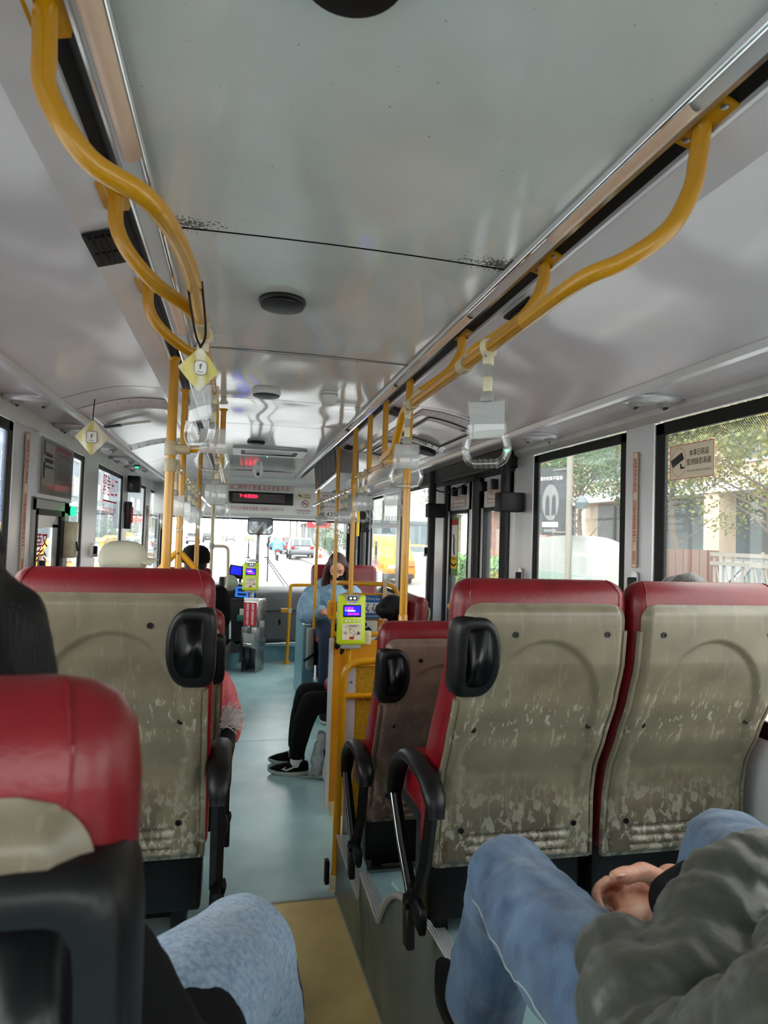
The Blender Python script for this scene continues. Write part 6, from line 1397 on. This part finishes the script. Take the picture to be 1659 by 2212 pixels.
panel('cloth',Mb_,.75,1.34,'banner_dark',bn,.01,.02); g = G(); g.add([Mb_ @ V((.2*cos(a*pi/12),-.02+.36*sin(a*pi/12),.024)) for a in range(24)],[tuple(range(24))]); g.out('print_oval','print_grey',bn, smooth=0)
text('讓你快樂不塞車',Mb_ @ Matrix.Translation((0,.46,.02)),.56,.08,'white_plastic',bn,dz=.004); panel('print_box',Mb_ @ Matrix.Translation((0,-.46,.02)),.38,.10,'white_plastic',bn,.02,.004); panel('print_box',Mb_ @ Matrix.Translation((0,-.58,.02)),.30,.06,'print_grey',bn,.01,.004)
for z in (1.75,2.98): G().tube([(6.2,11.4,z),(6.05,11.85,z)], .015, 5).out('bracket','fence_grey',bn)
for u in (-.07,.08): G().prism([(u-.05,-.28),(u+.05,-.28),(u+.04,.06),(u,.14),(u-.04,.06)], lambda p,q,d: Mb_ @ V((p,q,.024+d)), 0, .004).out('print_figure','banner_dark',bn, smooth=0)
# buildings
def building(label, x, y0, y1, depth, floors, fh_, wallm, winm, nb, face, arcade=True, gh=4.0, winw=.55, winh=.5, z0=GZ):
    "facade in the plane x, face = -1 when it looks towards -x"
    t = thing('building', label, 'building', (x,(y0+y1)/2,z0)); a, b = (x,x+depth) if face < 0 else (x-depth,x)
    G().box(a,b,y0,y1,z0+(gh if arcade else 0),z0+gh+floors*fh_).out('wall',wallm,t, smooth=0)
    bw = (y1-y0)/nb
    if arcade:
        G().box(a+2 if face < 0 else a,b if face < 0 else b-2,y0,y1,z0,z0+gh).out('shop_wall','glass_dark',t, smooth=0)
        for k in range(nb+1): yy = y0+k*bw; G().box(x-.02 if face < 0 else x-.7,x+.7 if face < 0 else x+.02,yy-.4,yy+.4,z0,z0+gh).out('column',wallm,t, smooth=0)
    G().box(x-.12 if face < 0 else x-.1,x+.1 if face < 0 else x+.12,y0,y1,z0+gh-.1,z0+gh+.35).out('cornice','concrete_pale',t, smooth=0)
    for f in range(floors):
        for k in range(nb):
            yc = y0+(k+.5)*bw; zc_ = z0+gh+f*fh_+fh_*.55; w_, h_ = bw*winw/2, fh_*winh/2
            fr = G().box(x-.10 if face < 0 else x-.05,x+.05 if face < 0 else x+.10,yc-w_-.12,yc+w_+.12,zc_-h_-.12,zc_+h_+.12).out('window','concrete_pale',t, smooth=0)
            for s in (-1,1): G().box(x-.13 if face < 0 else x-.05,x+.05 if face < 0 else x+.13,yc+(-w_ if s < 0 else .04),yc+(-.04 if s < 0 else w_),zc_-h_,zc_+h_).out('pane',winm,fr, smooth=0)
    return t
building('beige stone building with a columned arcade outside the right rear window',17,2,30,10,3,3.3,'stone_beige','glass_dark',6,-1)
building('pinkish brick building farther along on the right',17.5,31,52,10,4,3.3,'brick_pink','glass_teal',5,-1)
building('pale grey building right of the road far ahead',12,80,130,14,4,3.4,'concrete_pale','glass_dark',8,-1)
building('grey blue tower block left of the road far ahead',-16,95,150,14,7,3.3,'tile_blue_grey','glass_dark',9,1)
building('pale grey shop building outside the left windows',-15,20,44,10,4,3.3,'concrete_pale','tile_blue_grey',6,1,arcade=False)
building('blue grey building farther along on the left',-15.5,46,84,10,5,3.3,'tile_blue_grey','glass_dark',8,1)
def board(label, M, w_, h_, m, txt=None, tm='white_plastic', vert=False, tw=.8, th=.8, post=False):
    t = thing('shop_sign', label, 'shop sign', M.translation.copy(), 0, 'shop signs'); panel('board',M,w_,h_,m,t,.05,.15)
    if post: c = M.translation; G().tube([(c.x,c.y+.2,GZ),(c.x,c.y+.2,c.z)], .12, 8).out('post','fence_grey',t)
    if txt: text(txt, M @ Matrix.Translation((0,0,.15)), w_*tw, h_*th, tm, t, dz=.01, vertical=vert)
    return t
board('blue vertical shop sign with pale characters outside the left windows',frame((-12.6,41,4.6),(1,.25,0),(0,0,1)),1.5,6.6,'sign_blue','專業衛生打字印刷','sign_yellow',True,.6,.92)
board('yellow shop sign at the left picture edge',frame((-13.6,22.5,4.1),(1,.5,0),(0,0,1)),1.6,1.2,'sign_yellow','補習','sign_red')
board('small white shop sign high on the left building',frame((-14.0,30,5.6),(.9,.4,0),(0,0,1)),2.4,1.0,'white_wall')
board('yellow and white shop sign on the left building front',frame((-13.6,35,5.0),(.95,.3,0),(0,0,1)),2.2,1.1,'sign_yellow')
board('pink shop sign with a white swirl right of the road far ahead',frame((6.9,79,6.0),(1,-.1,0),(0,0,1)),8.5,2.2,'sign_pink','OO','white_plastic',False,.3,.6,True)
board('red shop sign below the pink one',frame((9.6,79,3.2),(1,-.1,0),(0,0,1)),3.0,1.6,'sign_red','oo','white_plastic',False,.6,.5,True)
board('red and white banner beyond the exit door',frame((7.4,18.9,2.3),(.8,-.6,0),(0,0,1)),.5,2.6,'sign_red')
board('pale vertical sign board on the beige building',frame((15.6,14.6,4.6),(.9,-.4,0),(0,0,1)),.7,4.2,'paper_beige','SINCE',"fence_grey",True,.4,.7)
board('round red sign at the right picture edge',frame((15.8,12.4,4.4),(.9,-.4,0),(0,0,1)),1.1,1.1,'sign_red')
board('teal glass canopy panel of the beige building',frame((16.6,13.6,2.9),(.0,-1,0),(0,0,1)),4.5,1.2,'glass_teal')
for i,(x,y) in enumerate(((-3.4,150),(8.5,110))):
    t = thing('street_lamp',['street lamp pole far ahead left of the mirror','street lamp pole far ahead on the right'][i],'street lamp',(x,y,GZ)); G().tube([(x,y,GZ),(x,y,9)], .12, 8).out('post','fence_grey',t); G().tube([(x,y,9),(x+1.5,y,9.2)], .07, 6).out('lamp_arm','fence_grey',t)
# ================================================================ FITTINGS AND NOTICES ON THE SIDE WALLS
def LM(y, z, d=.0): return frame((XL+.012+d,y,z),(0,1,0),(0,0,1))          # on the left wall, readable from inside
def RM(y, z, d=.0): return frame((XR-.012-d,y,z),(0,-1,0),(0,0,1))
def vsign(M, lab, h=.62, w=.034, size=1):
    t = thing('wall_notice', lab, 'notice', M.translation.copy(), 0, 'vertical hold-the-handrail notices'); panel('plate',M,w,h,'paper_beige',t,.002,.002)
    b = w*.06
    for s in (-1,1): panel('border',M @ Matrix.Translation((s*(w/2-b),0,.0012)),b,h,'print_red',t,.0003,.0014); panel('border',M @ Matrix.Translation((0,s*(h/2-b),.0012)),w,b,'print_red',t,.0003,.0014)
    text('路況多變',M @ Matrix.Translation((0,h*.30,.002)),w*.62,h*.30,'print_red',t,dz=.0012,vertical=True); text('請緊握扶手︵桿︶',M @ Matrix.Translation((0,-h*.19,.002)),w*.62,h*.56,'print_red',t,dz=.0012,vertical=True)
vsign(RM(2.145,1.68,.002),'vertical red lettered notice on the pillar between the right windows',.43,.028)
vsign(LM(3.17,1.64,.002),'vertical red lettered notice on the left pillar beside the route board',.66,.05)
vsign(LM(7.2,1.55,.002),'vertical red lettered notice on the far left pillar',.5,.12)
# camera sticker on the right rear window
Mc = frame((XR+.024,1.895,1.83),(0,-1,0),(0,0,1)); t = thing('window_sticker','pale sticker with camera symbol on the right rear window','sticker',Mc.translation.copy())
W_, H_ = .215,.118; Mc = frame((XR+.006,1.868,1.835),(0,-1,0),(0,0,1)); panel('plate',Mc,W_,H_,'paper_beige',t,.003,.001)
for s in (-1,1): panel('border',Mc @ Matrix.Translation((s*(W_/2-.001),0,.001)),.002,H_,'print_red',t,.0005,.0008); panel('border',Mc @ Matrix.Translation((0,s*(H_/2-.001),.001)),W_,.002,'print_red',t,.0005,.0008)
n = 32; g = G(); g.add([Mc @ V((-.062+q[0]*cos(2*pi*k/n),q[1]*sin(2*pi*k/n),.0016)) for q in ((.038,.050),(.0368,.0488)) for k in range(n)], [(k,(k+1)%n,n+(k+1)%n,n+k) for k in range(n)]); g.out('ring','print_red',t, smooth=0)
G().box(-.027,.027,-.013,.013,0,.001).xf(Mc @ Matrix.Translation((-.065,.010,.001)) @ Matrix.Rotation(.42,4,'Z')).out('camera_body','print_dark',t, smooth=0); G().box(-.003,.003,-.014,.014,0,.001).xf(Mc @ Matrix.Translation((-.094,-.003,.001)) @ Matrix.Rotation(.42,4,'Z')).out('camera_lens','print_dark',t, smooth=0)
G().prism([(-.055,-.006),(-.048,-.006),(-.046,-.017),(-.034,-.016),(-.034,-.023),(-.052,-.024)], lambda u,v,d: Mc @ V((u,v,d+.001)), 0, .001).out('camera_bracket','print_dark',t, smooth=0)
text('本車已裝設',Mc @ Matrix.Translation((.038,.026,.001)),.092,.022,'print_dark',t,dz=.001); text('監視錄影系統',Mc @ Matrix.Translation((.038,-.004,.001)),.114,.022,'print_dark',t,dz=.001); text('Video monitoring in progress',Mc @ Matrix.Translation((.038,-.034,.001)),.114,.010,'print_grey',t,dz=.001)
# dotted ceramic edge of the rear window glass
g = G()
def dot(y, z, r): g.add([(XR+.0055,y-r,z),(XR+.0055,y,z-r),(XR+.0055,y+r,z),(XR+.0055,y,z+r)],[(0,1,2,3)])
for j in range(7):
    for k in range(240): dot(1.985-.0085*k-(j%2)*.00425, 1.931-.0050*j, .0034*(1-.07*j))
for k in range(110):
    for j in range(2): dot(1.992-.006*j, 1.09+k*.0077+(j%2)*.0038, .0034-.0008*j)
g.out('ceramic_dots','rubber',W1, smooth=0, kind='stuff')
# window catches
def catch(M, lab):
    t = thing('window_catch', lab, 'catch', M.translation.copy(), 0, 'chrome window catches'); panel('plate',M,.035,.10,'chrome',t,.012,.008); G().rbox(-.012,.012,-.02,.03,.006,.03,.006).xf(M).out('lever','black_plastic',t); G().lathe([(.012,.0),(.012,.02),(.008,.03)], M @ Matrix.Translation((0,-.03,.005)), 12).out('knob','chrome',t)
catch(RM(3.13,1.36),'chrome catch on the pillar beside the exit door'); catch(RM(2.14,1.40),'chrome catch between the right windows, just above the seat'); catch(LM(3.32,1.36,.03),'chrome catch beside the small left window'); catch(LM(4.62,1.40),'chrome catch on the pillar beside the emergency exit pane'); catch(LM(5.85,1.40),'chrome catch on the pillar behind the cream cap'); catch(RM(4.83,1.45),'chrome catch behind the exit door shaft')
t = thing('wall_notice','small red lettered notice below the catch by the exit door','notice',(XR-.02,3.12,1.2)); Mq = RM(3.12,1.20); panel('plate',Mq,.06,.22,'paper',t,.002,.002); text('下車刷卡',Mq @ Matrix.Translation((0,0,.002)),.036,.19,'print_red',t,dz=.001,vertical=True)
# route board and small emergency window on the left
lb_ = thing('route_board','grey route map board behind clear plastic on the left wall','notice board',(XL,3.62,1.8))
Mr = LM(3.62,1.84,.012); G().prism(rrect(.66,.31,.006), lambda u,v,d: Mr @ V((u,v,d)), -.03, .0).out('frame','alu_white',lb_, smooth=0)
panel('sheet',Mr,.60,.27,'board_frosted',lb_,.004,.004)
for u,v,w_,h_,m in ((-.16,.01,.2,.2,'paper'),(.12,.02,.26,.14,'grey_panel'),(.1,-.09,.28,.04,'paper'),(.12,.11,.3,.024,'print_red'),(-.16,.03,.15,.02,'print_grey'),(-.16,.0,.15,.012,'print_grey'),(-.16,.06,.12,.02,'print_grey'),(-.24,.09,.03,.07,'print_grey'),(-.24,-.02,.03,.08,'wood_brown'),(.12,.02,.2,.015,'print_grey'),(.12,.08,.2,.015,'print_grey')): panel('print',Mr @ Matrix.Translation((u,v,.004)),w_,h_,m,lb_,.002,.0012 if m != 'grey_panel' else .0008)
panel('plastic_cover',Mr @ Matrix.Translation((0,0,.006)),.60,.27,'cover_sheet',lb_,.004,.002)
wp_ = thing('emergency_window','framed small window with large red characters on the left wall','window',(XL,3.6,1.02))
g = G(); g.box(XL-.02,XL+.012,3.30,3.36,1.02,1.685); g.box(XL-.02,XL+.012,3.86,3.97,1.02,1.685); g.box(XL-.02,XL+.012,3.30,3.97,1.62,1.685); g.out('grey_surround','grey_panel',wp_, smooth=0, bevel=.006)
g = G(); g.box(XL-.015,XL+.015,3.36,3.385,1.02,1.635); g.box(XL-.015,XL+.015,3.80,3.865,1.02,1.635); g.box(XL-.015,XL+.015,3.36,3.86,1.605,1.635); g.out('black_gasket','rubber',wp_, smooth=0)
G().box(XL-.012,XL-.009,3.38,3.80,1.02,1.61).out('pane','window_glass',wp_, smooth=0); g = G(); g.box(XL-.009,XL-.002,3.70,3.80,1.02,1.56); g.box(XL-.009,XL-.002,3.385,3.80,1.545,1.61); g.out('inner_frame','alu_white',wp_, smooth=0)
Mt_ = frame((XL-.008,3.53,1.36),(0,1,0),(0,0,1)); text('緊',Mt_ @ Matrix.Translation((0,.08,0)),.20,.145,'print_red',wp_); text('急',Mt_ @ Matrix.Translation((0,-.08,0)),.20,.145,'print_red',wp_)
G().box(XL-.022,XL,3.30,3.98,1.66,1.995).out('board_backing','wall_paint',WL, smooth=0)
tel = thing('intercom','cream handset box with grille beside the small left window','intercom',(XL+.05,3.93,1.42)); G().rbox(XL+.0,XL+.07,3.87,3.96,1.38,1.58,.01).out('case','cream_plastic',tel)
for k in range(6): G().box(XL+.07,XL+.073,3.88,3.95,1.395+k*.012,1.401+k*.012).out('slot','grey_plastic',tel, smooth=0)
G().tube([(XL+.075,3.89,1.47),(XL+.077,3.92,1.42)], .004, 5).out('mark','rubber',tel)
gb = thing('green_lamp','round green indicator lamp at the edge of the route board','lamp',(XL+.04,3.98,1.62)); G().ell((XL+.03,3.97,1.64),(.02,.014,.03)).out('lens','led_green',gb); G().lathe([(.022,0),(.026,.02)], Matrix.Translation((XL,3.97,1.64)) @ Matrix.Rotation(pi/2,4,'Y'), 14).out('base','rubber',gb)
# red emergency exit lettering on the left pane
Mx = frame((XL-.0045,5.2,1.865),(0,1,0),(0,0,1)); text('緊急出口',Mx,.56,.15,'print_red',WL3); panel('underline',Mx @ Matrix.Translation((0,-.115,.003)),.52,.012,'print_red',WL3,.001,.001); text('Emergency exit',Mx @ Matrix.Translation((0,-.18,0)),.5,.07,'print_red',WL3)
# dark boxes, green leds, extinguisher hammer on the left wall
def small(name, lab, cat, x0,x1,y0,y1,z0,z1,m):
    t = thing(name, lab, cat, ((x0+x1)/2,(y0+y1)/2,z0)); b = G().rbox(x0,x1,y0,y1,z0,z1,min(.008,(z1-z0)*.2)).out('case',m,t); return t
t = small('cctv_box','small black camera box under the left cove','camera',XL+.02,XL+.12,5.78,5.88,1.86,2.0,'black_plastic'); G().lathe([(.02,0),(.02,.01),(.01,.012)], Matrix.Translation((XL+.07,5.78,1.92)) @ Matrix.Rotation(pi/2,4,'X'), 12).out('lens','black_gloss',t)
t = small('escape_hammer','red and black escape hammer holder on the left pillar','hammer',XL+.01,XL+.06,5.78,5.86,1.55,1.78,'black_plastic'); G().rbox(XL+.05,XL+.07,5.79,5.85,1.60,1.74,.006).out('hammer_grip','print_red',t)
for i,(x,y,z) in enumerate(((-.80,5.4,2.045),(1.33,3.1,2.02))): t = thing('indicator_light',['green indicator light under the left cove','green indicator light above the exit door'][i],'lamp',(x,y,z)); G().ell((x,y,z-.006),(.014,.014,.010)).out('lens','led_green',t); G().lathe([(.022,.01),(.022,-.002)], Matrix.Translation((x,y,z)), 14).out('base','rubber',t)
# notices on the exit door leaves
for i,(yc,lab) in enumerate(((3.515,'white door notice with red characters on the nearer exit door leaf'),(4.16,'white door notice with red characters on the farther exit door leaf'))):
    Md = frame((XR-.003,yc,1.815),(0,-1,0),(0,0,1)); t = thing('door_notice',lab,'notice',Md.translation.copy(),0,'notices on the exit door'); panel('plate',Md,.25,.085,'paper',t,.002,.002); 
    for s in (-1,1): panel('border',Md @ Matrix.Translation((0,s*.0415,.001)),.25,.0025,'print_red',t,.0005,.0014); panel('border',Md @ Matrix.Translation((s*.1237,0,.001)),.0025,.085,'print_red',t,.0005,.0014)
    text('下車時請注意後方來車',Md @ Matrix.Translation((0,.016,.002)),.235,.036,'print_red',t,dz=.001); text('Beware of approaching cars',Md @ Matrix.Translation((0,-.022,.002)),.235,.024,'print_red',t,dz=.001)
Md = frame((XR+.012,4.27,1.50),(0,-1,0),(0,0,1)); t = thing('door_poster','green edged poster with a walking figure on the exit door pane','poster',Md.translation.copy()); panel('sheet',Md,.15,.40,'hedge_green',t,.01,.002); panel('field',Md @ Matrix.Translation((0,.02,.001)),.125,.32,'paper',t,.004,.002); panel('red_title',Md @ Matrix.Translation((0,.165,.002)),.125,.035,'print_red',t,.002,.002); panel('yellow_field',Md @ Matrix.Translation((0,-.11,.002)),.125,.085,'sign_yellow',t,.002,.002); text('車門開啟請勿',Md @ Matrix.Translation((0,-.085,.004)),.1,.02,'print_dark',t,dz=.001)
G().tube([Md @ V(p) for p in ((-.02,.08,.005),(.0,.05,.005),(.0,-.02,.005),(.01,-.06,.005))], .006, 5).out('figure','print_dark',t); G().tube([Md @ V(p) for p in ((-.05,-.12,.006),(0,-.135,.006),(.05,-.12,.006))], .006, 5).out('hand_mark','print_dark',t)
# grab handle of the exit door
gh_ = thing('door_grab_rail','short yellow grab rail inside the exit door','rail',(XR-.05,4.0,1.1)); G().tube(fillet([(XR-.0,4.05,1.12),(XR-.10,4.05,1.12),(XR-.12,3.6,1.03),(XR-.12,3.3,.95)],.05), .016, 10).out('rail_tube','yellow_paint',gh_)
G().lathe([(.03,0),(.03,.01),(.02,.015)], Matrix.Translation((XR-.0,4.05,1.12)) @ Matrix.Rotation(-pi/2,4,'Y'), 14).out('flange','yellow_paint',gh_)
# paper notices on the front right windows
for i,(y,z,w_,h_) in enumerate(((6.55,1.82,.12,.22),(6.85,1.38,.14,.24))):
    Mn_ = frame((XR+.006,y,z),(0,-1,0),(0,0,1)); t = thing('window_sticker',['pale paper notice on the upper front right pane','white paper notice on the lower front right pane'][i],'sticker',Mn_.translation.copy()); panel('sheet',Mn_,w_,h_,'paper_beige' if i == 0 else 'paper',t,.003,.001); panel('print',Mn_ @ Matrix.Translation((0,.02,.001)),w_*.6,h_*.4,'print_grey',t,.003,.0008)
# fire extinguisher-like black bundle of cables by the front door
cbn = thing('cable_bundle','dark bundle of cables and a yellow strap at the front right corner','cables',(1.25,6.9,1.6))
for k in range(6): G().tube(bez([(1.30+.02*k,6.95,2.0),(1.28+.03*(k%3),6.92,1.85),(1.31+.015*k,6.95,1.70),(1.30+.02*((k*2)%5),6.9,1.60)],4), .014, 6).out('cable','rubber',cbn)
G().tube([(1.22,6.7,1.95),(1.22,6.7,1.55)], .016, 6).out('strap','sign_yellow',cbn)
